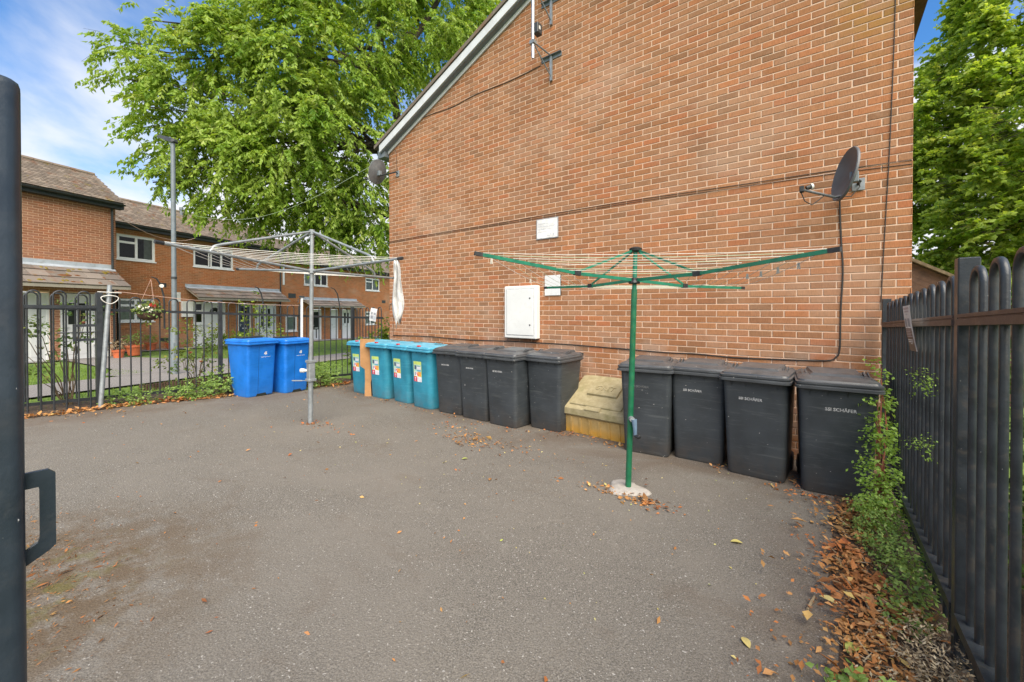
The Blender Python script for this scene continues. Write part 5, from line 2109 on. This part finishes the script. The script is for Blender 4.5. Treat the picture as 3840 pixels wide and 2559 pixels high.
def pot(label, s, u, r, h, plant, seed, tall=.35, mat='leaf_weed'):
    p = ter(s, u)
    z = ground_z(p[0], p[1])
    t = thing('plant_pot', label, 'plant pot', (p[0], p[1], z + .005))
    m = MB()
    k = 16
    rings = [[(rr_ * math.cos(2 * math.pi * i / k), rr_ * math.sin(2 * math.pi * i / k), zz_) for i in range(k)] for rr_, zz_ in ((r * .7, 0), (r * .93, h * .8), (r * 1.05, h * .8), (r * 1.07, h), (r * .92, h), (r * .85, h * .85), (.01, h * .85))]
    m.loft(rings)
    part('pot', m, M['terracotta'], t, 30)
    rgn = np.random.default_rng(seed)
    nS = 40
    n = unit(rgn.normal(0, 1, (nS, 3)))
    P0 = np.array([[0, 0, h + tall * .35]]) + n * np.array([[r * 1.1, r * 1.1, tall * .4]]) * rgn.uniform(.2, 1, (nS, 1))
    P, D, S, L, W = sprays(P0, unit(n + np.array([[0, 0, .5]])), 6, .12, .09, .03, .1, rgn)
    V, T = leaf_arrays(P, D, S, L, W)
    o = link('foliage', np_mesh('foliage', V, T, M[plant], np.repeat(np.clip(rgn.normal(.5, .2, len(P)), 0, 1), 4)), t)
    o['kind'] = 'stuff'


pot('small terracotta pot with a dry straw-coloured plant by the left house', 9.05, 16.5, .17, .26, 'debris', 51, .5)
pot('wider terracotta pot with green leaves beside the straw-coloured one', 9.9, 17.2, .25, .36, 'leaf_weed', 52, .55)
pot('terracotta pot under the downstairs window of the middle house', 11.75, 19.4, .2, .3, 'leaf_weed', 53, .4)
pot('terracotta trough pot beside the meter box of the middle house', 12.5, 19.3, .24, .26, 'leaf_weed', 54, .3)


# brackets on the railings and the hanging basket
def hook_bracket(label, y, ztip, ytip):
    o = thing('hanging_bracket', label, 'bracket', (LX + .012, y, 0))
    z0 = lr_top(y)
    dy = ytip - y
    P = [(0, 0, z0 - .3), (0, 0, z0 + .1), (0, dy * .06, z0 + .25), (0, dy * .28, lerp((0, 0, z0), (0, 0, ztip), .78).z), (0, dy * .6, lerp((0, 0, z0), (0, 0, ztip), .95).z), (0, dy, ztip)]
    part('curved_arm', MB().tube(P, [.013, .013, .013, .012, .011, .008], 8), M['fence'], o, True)
    return o


hook_bracket('curved bracket holding the hanging basket on the left railings', 1.86, 2.14, 1.70)
hook_bracket('curved empty bracket above the second blue bin', 3.345, 2.05, 3.20)
hook_bracket('curved empty bracket on the railings nearest the gable', 4.915, 2.10, 4.70)
hb = thing('hanging_basket', 'hanging basket with white and red flowers on the left railings', 'hanging basket', (LX + .012, 1.665, 1.5))
m = MB()
k = 16
m.loft([[(rr_ * math.cos(2 * math.pi * i / k), rr_ * math.sin(2 * math.pi * i / k), zz_) for i in range(k)] for rr_, zz_ in ((.03, -.06), (.09, -.045), (.135, .0), (.155, .06), (.14, .06), (.1, .03))])
part('bowl', m, M['timber'], hb, 40)
m = MB()
for i in range(3):
    a = i * 2.094 + .4
    m.tube([(.15 * math.cos(a), .15 * math.sin(a), .06), (0, .03, .60)], .0018, 4)
part('chains', m, M['string'], hb)
m = MB()
m.disc((0, .16, .50), .03, .02, 10, 'x')
part('hook_ring', m, M['line_wire'], hb)
rgn = np.random.default_rng(61)
n = unit(rgn.normal(0, 1, (60, 3)) + np.array([[0, 0, .8]]))
P, D, S, L, W = sprays(np.array([[0, 0, .07]]) + n * .1, n, 5, .1, .05, .035, .3, rgn)
V, T = leaf_arrays(P, D, S, L, W)
o = link('foliage', np_mesh('foliage', V, T, M['leaf_rose'], np.repeat(np.clip(rgn.normal(.5, .2, len(P)), 0, 1), 4)), hb)
o['kind'] = 'stuff'
for i, (fx, fy, fz, fm) in enumerate(((.10, -.10, .12, 'flower_white'), (.12, -.04, .15, 'flower_white'), (.11, -.12, .17, 'flower_white'), (.13, .0, .10, 'flower_white'), (.10, .05, .17, 'flower_red'), (.08, .02, .19, 'flower_red'))):
    mb = MB()
    for q in range(10):
        v = Vector((rng.gauss(0, 1), rng.gauss(0, 1), rng.gauss(0, 1))).normalized() * .035
        s_ = v.cross(Vector((.3, .5, .8))).normalized() * .02
        mb.add([(0, 0, 0), v * .6 + s_, v, v * .6 - s_], [(0, 1, 2, 3)])
    part('flower', mb, M[fm], hb, loc=(fx, fy, fz))

# line posts and the string between them
lp = thing('line_post', 'leaning grey steel line post with a heart-shaped wire hook', 'post', (0, 0, 0))
b0, t0 = Vector((-8.36, 1.075, .13)), Vector((-8.50, 1.207, 1.98))
part('pole', MB().tube([b0, t0], .029, 12), M['galv'], lp, True)
c0 = lerp(b0, t0, .94) + Vector((.032, 0, 0))
part('cross_pin', MB().tube([c0 + Vector((0, -.13, .005)), c0 + Vector((0, .13, -.005))], .006, 6), M['line_wire'], lp)
hp = []
for i in range(25):
    a = 2 * math.pi * i / 24
    hp.append(c0 + Vector((.012, .095 * math.sin(a) * (1 - .35 * max(-math.cos(a), 0) ** 1.5), -.085 + .075 * math.cos(a) * (.5 if math.cos(a) > 0 else 1.15))))
part('heart_hook', MB().tube(hp, .006, 6, False), M['line_wire'], lp)
lp2 = thing('line_post', 'upright white line post behind the second blue bin', 'post', (0, 0, 0))
part('pole', MB().tube([(-8.45, 4.0, -.03), (-8.45, 4.01, 1.86)], .024, 12), M['white_pvc'], lp2, True)
part('cap', MB().rbox(-8.485, -8.415, 3.97, 4.05, 1.86, 1.90, .005), M['lamp_dark'], lp2)
part('hook', MB().tube([(-8.43, 3.985, 1.84), (-8.42, 3.93, 1.83), (-8.42, 3.92, 1.76)], .008, 6), M['lamp_dark'], lp2)
a_, b_ = c0 + Vector((0, .05, .02)), Vector((-8.43, 3.95, 1.70))
cable('washing_line', [lerp(a_, b_, t) - Vector((0, 0, .05 * 4 * t * (1 - t))) for t in (0, .25, .5, .75, 1)], .0035, 'string', 'pale cord strung between the two line posts', 5, 'washing line')
cable('overhead_wire', [(-7.55, 5.0, 4.6), (-9.5, 4.6, 4.1), (-11.5, 4.3, 3.95), (-13.5, 4.0, 4.15), (-15.5, 3.7, 4.6), (-17.6, 3.4, 5.3)], .0035, 'line_green', 'pale wire sagging from the left satellite dish into the tree', 5)
p1, p2 = Vector(ter(9.50, 17.4, 4.9)), Vector(ter(13.6, 19.5, 4.9))
cable('overhead_wire', [p1, lerp(p1, p2, .3) - Vector((0, 0, .30)), lerp(p1, p2, .55) - Vector((0, 0, .36)), lerp(p1, p2, .8) - Vector((0, 0, .26)), p2], .010, 'string', 'slack wire drooping below the gutter of the middle house', 5)

# lamp post on the green
lx, ly = -12.4, 2.87
lz = ground_z(lx, ly)
lm = thing('lamp_post', 'tall grey street lamp column beyond the left railings', 'lamp post', (lx, ly, lz))
part('base_column', MB().tube([(0, 0, -.1), (0, 0, 1.05), (0, 0, 1.12)], [.078, .078, .055], 16), M['galv_lamp'], lm, 50)
part('column', MB().tube([(0, 0, 1.1), (0, 0, 5.55)], [.052, .046], 16), M['galv_lamp'], lm, True)
part('band', MB().tube([(0, 0, 2.28), (0, 0, 2.33)], .06, 16), M['lamp_dark'], lm)
part('access_door', MB().rbox(.06, .083, -.035, .035, .3, .75, .004), M['galv_lamp'], lm)
hd = MB()
dirn = (-RW * 1.0 + FW * .25).normalized()
sd = Vector((0, 0, 1)).cross(dirn)
rr = []
for t, w_, h0, h1 in ((-.10, .05, .0, .05), (-.04, .075, -.03, .07), (.12, .10, -.02, .085), (.34, .11, .03, .085), (.43, .06, .06, .085)):
    c = Vector((0, 0, 5.56)) + dirn * t + Vector((0, 0, t * .22))
    rr.append([c + sd * w_ + Vector((0, 0, h0)), c - sd * w_ + Vector((0, 0, h0)), c - sd * w_ * .7 + Vector((0, 0, h1)), c + sd * w_ * .7 + Vector((0, 0, h1))])
hd.loft(rr)
part('lamp_head', hd, M['lamp_dark'], lm)
gl = MB()
c = Vector((0, 0, 5.56)) + dirn * .23 + Vector((0, 0, .036))
gl.add([c + dirn * .1 + sd * .07 + Vector((0, 0, .022)), c + dirn * .1 - sd * .07 + Vector((0, 0, .022)), c - dirn * .1 - sd * .07 - Vector((0, 0, .03)), c - dirn * .1 + sd * .07 - Vector((0, 0, .03))], [(0, 1, 2, 3)])
part('lamp_glass', gl, M['glass'], lm)


# notices tied to the railings
def notice(label, corners, blocks, curl=.02):
    """corners: top-left, top-right, bottom-right, bottom-left in the world"""
    c = [Vector(q) for q in corners]
    t = thing('notice', label, 'notice', tuple(c[0]))
    n = (c[3] - c[0]).cross(c[1] - c[0]).normalized()
    def P(a, b, l=0.):
        p = (c[0] * (1 - a) * (1 - b) + c[1] * a * (1 - b) + c[2] * a * b + c[3] * (1 - a) * b)
        return p + n * (curl * math.sin(math.pi * b) + l) - c[0]
    def patch(a0, a1, b0, b1, l):
        mb = MB()
        k = 6
        for i in range(k):
            q0, q1 = b0 + (b1 - b0) * i / k, b0 + (b1 - b0) * (i + 1) / k
            mb.quad(P(a0, q0, l), P(a1, q0, l), P(a1, q1, l), P(a0, q1, l))
        return mb
    sh = MB()
    k = 10
    f1, f2 = [], []
    for i in range(k):
        sh.quad(P(0, i / k), P(1, i / k), P(1, (i + 1) / k), P(0, (i + 1) / k))
        sh.quad(P(0, i / k, -.0015), P(0, (i + 1) / k, -.0015), P(1, (i + 1) / k, -.0015), P(1, i / k, -.0015))
    part('sheet', sh, M['paper'], t)
    for a0, a1, b0, b1, mt, l in blocks:
        part('print', patch(a0, a1, b0, b1, l), M[mt], t)


B1 = [(.0, .88, .52, 1.0, 'ink_brown', .001), (.1, .85, .04, .09, 'ink_pink', .001), (.2, .8, .12, .155, 'ink_pink', .001), (.35, .6, .19, .22, 'ink_faint', .001), (.10, .36, .30, .49, 'ink_grey', .001), (.52, .80, .30, .49, 'ink_grey', .001)]
B1 += [(.1, .85 - .1 * (k % 2), .55 + .035 * k, .565 + .035 * k, 'ink_pink', .002) for k in range(5)] + [(.1, .8, .76, .78, 'paper', .002), (.1, .8, .80, .82, 'paper', .002), (.4, .7, .84, .855, 'paper', .002)]
notice('curling paper notice half brown fixed to the right-hand railings', [(.415, 3.81, 1.627), (.385, 3.277, 1.631), (.385, 3.00, 1.383), (.415, 3.457, 1.356)], B1, .004)
B2 = [(.05, .95, .05, .25, 'paper', .001), (.15, .4, .3, .5, 'ink_grey', .001), (.55, .9, .32, .5, 'ink_grey', .001), (.1, .9, .55, .85, 'ink_faint', .001), (.2, .5, .6, .8, 'ink_grey', .002)]
notice('white paper notice tied on the railings beside the gable corner', [(-7.83, 5.195, 1.66), (-7.60, 5.195, 1.63), (-7.66, 5.195, 1.355), (-7.90, 5.195, 1.385)], B2, .005)

# shed roof showing over the railings
sh_ = thing('garden_shed', 'brown timber shed roof edge beyond the right gable corner', 'shed', (1.3, 11.1, 0), 0)
m = MB()
dx, dz = .62, -.50
for k in range(5):
    o0 = k * .115
    m = MB()
    m.loft([[(x_, y, z_ - o0), (x_, y + .018, z_ - o0), (x_, y + .018, z_ - o0 - .125), (x_, y, z_ - o0 - .125)] for x_, z_, y in ((-.5, 2.86, -.03 + .004 * k), (1.9, 1.34, -.03 + .004 * k))])
    part('board', m, M['timber'], sh_)
m = MB()
m.loft([[(x_, y, z_) for y, z_ in ((-.14, z0), (2.5, z0), (2.5, z0 + .06), (-.14, z0 + .06))] for x_, z0 in ((-.55, 2.92), (2.0, 1.30))])
part('roof', m, M['timber_moss'], sh_)
part('wall', MB().box(-.4, 1.6, .02, 2.4, -.2, 1.5), M['timber'], sh_)

# ------------------------------------------------------------------ hedge and weeds along the right railings
bush('hedge', 'green hedge growing just outside the right-hand railings', 'hedge', (1.25, 2.0, .05), [(.05 * (k % 3), -1.6 + .52 * k, .45 + .35 * (k % 3), .5) for k in range(9)] + [(.0, -1.4 + .55 * k, .25, .45) for k in range(8)], M['leaf_hedge'], 1500, 9, .2, .06, .04, .1, 41, stems=10, inner=.3)
bush('climbing_plant', 'bright green climbing plant at the railings beside the last black bin', 'plant', (.34, 4.05, .03),
     [(.02, .46, 1.10, .04), (.02, .42, .97, .06), (.0, .36, .83, .07), (.0, .28, .68, .08), (.02, .2, .54, .09), (.0, .08, .40, .10), (.0, -.08, .28, .11), (.0, -.25, .16, .11), (.03, .1, .62, .06)], M['leaf_privet'], 230, 7, .09, .034, .021, .15, 42, stems=9, stem_mat='stem_red', inner=.1)
bush('weed_clump', 'feathery green weeds below the climbing plant', 'plant', (.28, 3.45, .06), [(.02, .15, .09, .11), (.02, -.05, .06, .10), (.05, -.25, .05, .08), (.0, .3, .14, .1)], M['leaf_weed'], 300, 8, .07, .022, .012, .1, 43, stems=4)
bush('weed_clump', 'green weeds at the middle post of the right railings', 'plant', (.33, 2.75, .09), [(.02, .12, .10, .07), (-.02, -.12, .05, .08), (.05, .3, .14, .06)], M['leaf_weed'], 130, 7, .07, .026, .016, .1, 44, stems=4)
bush('weed_clump', 'bright green weeds in the bottom right corner', 'plant', (.12, 1.98, .115), [(0, .0, .03, .09), (.1, -.12, .03, .1), (-.02, -.2, .02, .08)], M['leaf_weed'], 130, 6, .07, .036, .024, .1, 45, stems=3)
bush('dead_weed_clump', 'brown dried-up weed heap at the foot of the right railings', 'plant', (.33, 2.18, .12), [(0, .15, .05, .13), (.0, -.08, .06, .14), (.02, -.32, .05, .13)], M['debris'], 420, 8, .09, .02, .007, .1, 46, stems=5)
bush('conifer_sprig', 'two green conifer sprigs poking through the right railings', 'plant', (.42, 2.95, 1.25), [(-.01, .02, .0, .045), (-.01, .0, -.05, .04), (-.01, .05, -.36, .04)], M['leaf_privet'], 45, 7, .035, .014, .007, .1, 47, stems=0)

# soil bank under the right railings, litter everywhere
def bank(name, pts, mat, label=None):
    """pts: rows of (y, x_inner, x_outer)"""
    V, F = [], []
    k = 7
    for y, a, b in pts:
        for i in range(k):
            x = a + (b - a) * i / (k - 1)
            V.append((x, y, g_yard(x, y) + .004 + .035 * math.sin(math.pi * min(i / (k - 1) * 1.4, 1)) * (.6 + .4 * math.sin(y * 5 + x * 9))))
    for j in range(len(pts) - 1):
        for i in range(k - 1):
            F.append((j * k + i, j * k + i + 1, (j + 1) * k + i + 1, (j + 1) * k + i))
    return tag(link(name, np_mesh(name, V, F, mat, smooth=True)), kind='structure')


bank('soil_bank', [(y, .10 + .05 * math.sin(y * 2.3) - (.1 if 2.9 < y < 3.9 else 0), 1.9) for y in np.arange(-2, 5.35, .12)], M['soil'])
bank('soil_verge', [(y, -8.28 + .06 * math.sin(y * 3.1), -9.3) for y in np.arange(5.3, -2, -.15)], M['soil'])


def litter(name, label, pts, mat, size, seed, lift=.012, w=.55, kind='stuff', tone=None, zf=g_yard):
    rg = np.random.default_rng(seed)
    pts = np.asarray(pts)
    n = len(pts)
    z = np.array([zf(x, y) for x, y in pts]) + lift * rg.uniform(.2, 1.4, n)
    P = np.column_stack([pts, z])
    a = rg.uniform(0, 6.283, n)
    D = unit(np.column_stack([np.cos(a), np.sin(a), rg.normal(0, .3, n)]))
    S = unit(np.cross(np.column_stack([rg.normal(0, .5, n), rg.normal(0, .5, n), np.ones(n)]), D))
    L = size * np.exp(rg.normal(-.18, .45, n))
    V, T = leaf_arrays(P, D, S, L, L * w * rg.uniform(.6, 1.2, n), .3, .12)
    t = rg.uniform(0, 1, n) if tone is None else np.clip(rg.normal(tone, .2, n), 0, 1)
    o = link(name, np_mesh(name, V, T, mat, np.repeat(t, 4)))
    return tag(o, label, 'leaves', None, kind)


rg = np.random.default_rng(77)
pts = []
for _ in range(95):                                         # irregular patches along the right railings
    yc = rg.uniform(1.3, 4.3)
    xc = .13 + .05 * math.sin(yc * 2.3) - (.14 * math.exp(-((yc - 3.35) / .5) ** 2)) + abs(rg.normal(0, .12))
    for _k in range(int(rg.uniform(15, 75))):
        x, y = xc + rg.normal(0, .06), yc + rg.normal(0, .085)
        if x < .62:
            pts.append((x, y))
for _ in range(260):
    y = rg.uniform(1.3, 4.3)
    pts.append((.05 - abs(rg.normal(0, .16)), y))
rg.shuffle(pts)
litter('fallen_leaves', 'rust-brown drift of fallen leaves along the right railings', pts[:3100], M['leaf_dry'], .034, 78, .04)
litter('leaf_crumbs', 'dark crumbled leaf mould under the drift at right', pts[3100:], M['leaf_dry'], .02, 178, .02, .6, tone=.2)
pts = [(-8.2 - abs(rg.normal(0, .14)) + .05 * math.sin(y * 3), y) for y in rg.uniform(-.8, 4.9, 1500)]
litter('fallen_leaves', 'band of orange fallen leaves along the left railings', pts, M['leaf_dry'], .05, 79, .025, tone=.62)
pts = []
for (x, y, n, sx, sy) in ((-3.36, 3.5, 170, .17, .09), (-3.1, 3.62, 80, .25, .12), (-3.9, 3.85, 70, .3, .16), (-1.12, 3.2, 130, .13, .07), (-1.45, 3.22, 90, .14, .07), (-2.6, 3.6, 60, .5, .3), (-5.36, 2.66, 40, .13, .1), (-5.0, 2.75, 30, .2, .1), (-7.9, 4.6, 90, .35, .2), (-2.5, 4.62, 60, .25, .05),
                          (-1.95, 4.55, 60, .12, .06), (-.85, 4.55, 35, .06, .12), (-.2, 4.55, 60, .06, .12), (.0, 4.28, 75, .22, .05), (.25, 4.2, 90, .15, .09), (-2.7, 4.55, 50, .12, .06), (-4.7, 4.25, 40, .5, .05), (-6.2, 4.25, 45, .5, .06), (-3.3, 4.25, 30, .3, .06), (-8.0, 1.0, 60, .2, .3)):
    pts += list(np.column_stack([rg.normal(x, sx, n), rg.normal(y, sy, n)]))
litter('fallen_leaves', 'small heaps of brown leaves and scraps round the poles and bins', pts, M['leaf_dry'], .030, 80, .012)
pts = np.column_stack([rg.uniform(-7.8, .1, 260), rg.uniform(.6, 4.5, 260)])
litter('fallen_leaves', 'single brown leaves and scraps strewn thinly over the tarmac', pts, M['leaf_dry'], .026, 81, .007)
pts = np.column_stack([rg.normal(-1.6, 2.2, 170), rg.uniform(1.6, 4.4, 170)])
pts = pts[(pts[:, 0] > -7.9) & (pts[:, 0] < .1)]
litter('leaf_scraps', 'tiny pale leaf scraps strewn over the tarmac', pts, M['leaf_pale'], .02, 82, .006)
pts = np.column_stack([rg.normal(-3.3, .5, 1500), rg.normal(.1, .22, 1500)])
litter('dry_debris', 'brown twiggy debris on the tarmac by the near gate', pts, M['leaf_dry'], .02, 83, .008, .3, tone=.12)
pts = np.column_stack([rg.uniform(.08, .6, 900), rg.uniform(1.3, 4.2, 900)])
litter('dry_debris', 'dry stalks mixed into the leaf drift at right', pts, M['debris'], .07, 84, .03, .08)
for i, (x, y, L, a, lab) in enumerate(((-.45, 2.99, .07, .4, 'yellow leaf lying alone on the tarmac right of centre'), (-.27, 2.05, .06, 2.2, 'yellow leaf on the tarmac near the bottom edge'), (.02, 2.62, .075, 2.9, 'yellow leaf at the edge of the brown leaf drift'), (.10, 2.28, .085, 1.2, 'pale green leaf at the edge of the brown leaf drift'),
                                       (.2, 1.98, .15, -.7, 'large pale green leaf in the bottom right corner'), (-2.9, 3.0, .06, 1.0, 'green leaf lying in the middle of the tarmac'), (-2.35, 2.75, .05, 2.0, 'brown leaf lying in the middle of the tarmac'))):
    m = MB()
    k = 6
    up_, dn_ = [], []
    for j in range(k + 1):
        t = j / k
        w_ = math.sin(math.pi * min(t * .95 + .03, 1)) ** .8 * .28 * L
        z_ = .006 + .10 * L * math.sin(math.pi * t)
        up_.append((t * L - L / 2, w_, z_ + .12 * w_))
        dn_.append((t * L - L / 2, -w_, z_ + .18 * w_))
    for j in range(k):
        c0_, c1_ = ((j / k) * L - L / 2, 0, .004 + .1 * L * math.sin(math.pi * j / k)), (((j + 1) / k) * L - L / 2, 0, .004 + .1 * L * math.sin(math.pi * (j + 1) / k))
        m.quad(c0_, c1_, up_[j + 1], up_[j])
        m.quad(c1_, c0_, dn_[j], dn_[j + 1])
    m.r = [(.1, .15, .2, .95, .7, .98, .2)[i]] * len(m.v)
    o = part('fallen_leaf', m, M['leaf_dry'] if i == 6 else M['leaf_pale'])
    o.location = (x, y, g_yard(x, y) + (.02 if x > 0 else .002))
    o.rotation_euler = (0, 0, a)
    tag(o, lab, 'leaf', 'single fallen leaves on the tarmac')
m = MB()
m.tube([(-.06, -.02, .008), (0, 0, .011), (.07, .025, .009)], [.006, .007, .005], 7)
o = part('twig', m, M['debris'])
o.location = (-.05, 2.56, g_yard(0, 2.56))
o.rotation_euler = (0, 0, R(60))
tag(o, 'short pale stick lying on the tarmac near the leaf drift', 'stick')

# grass blades on the green and along the verge
def blades(name, label, P, h, seed):
    rgb = np.random.default_rng(seed)
    n = len(P)
    Z = np.array([ground_z(x, y) for x, y in P]) - .035
    B = np.column_stack([P, Z])
    a = rgb.uniform(0, 6.283, n)
    D = unit(np.column_stack([rgb.normal(0, .35, n), rgb.normal(0, .35, n), np.ones(n)]))
    S = np.column_stack([np.cos(a), np.sin(a), np.zeros(n)])
    L = h * rgb.uniform(.5, 1.3, n)
    V, T = leaf_arrays(B, D, S, L, np.full(n, .007) * rgb.uniform(.7, 1.4, n), .1, .0)
    return tag(link(name, np_mesh(name, V, T, M['grass'], np.repeat(rgb.uniform(0, 1, n), 4))), label, 'grass', None, 'stuff')


us = np.concatenate([np.column_stack([rg.uniform(8.0, 9.5, 9000), rg.uniform(3, 16, 9000)]), np.column_stack([rg.uniform(11.4, 16, 9000), rg.uniform(3.5, 7.0, 9000)]), np.column_stack([rg.uniform(11.5, 18, 9000), rg.uniform(10.5, 22, 9000)])])
P_ = us[:, :1] * np.array([[MV.x, MV.y]]) + us[:, 1:] * np.array([[EV.x, EV.y]])
P_ = P_[(P_[:, 0] < -8.75)]
blades('grass', 'short mown grass on the green beyond the railings', P_, .075, 91)

# moss tufts on the porch of the left-hand house
cp = [c for c in COL.objects if c.parent == lh and c.name.startswith('canopy')][0]
for k in range(26):
    m = MB()
    x, t = rng.uniform(1.9, 4.3), rng.choice((.06, .36, .68)) + rng.uniform(-.04, .06)
    y0_, z0_ = -.92 + .92 * t, 2.36 + .64 * t + .065
    w_, h_ = (.2, .05) if k == 0 else (rng.uniform(.03, .09), rng.uniform(.02, .05))
    kk = 9
    m.loft([[(x + w_ * f * math.cos(2 * math.pi * i / kk) * rng.uniform(.8, 1.2), y0_ + .05 * f * math.sin(2 * math.pi * i / kk) * rng.uniform(.8, 1.2), z0_ + zz_ + .64 / .92 * .05 * f * math.sin(2 * math.pi * i / kk)) for i in range(kk)] for f, zz_ in ((1, -.03), (.95, .2 * h_), (.6, .8 * h_), (.1, h_))])
    part('moss_tuft', m, M['moss'] if k % 3 else M['moss_brown'], cp)

# little log edging along the bed outside the railings
le = thing('log_edging', 'low dark log-roll edging along the bed outside the left railings', 'edging', (-10.2, 2.0, 0))
for k in range(34):
    m = MB()
    x, y = .02 * math.sin(k * .5) - .002 * k, .045 * k - .15
    z = ground_z(-10.2 + x, 2.0 + y)
    m.tube([(x, y, z - .08), (x, y, z + .09 + rng.uniform(-.01, .01))], .021, 8)
    part('log', m, M['timber'], le)
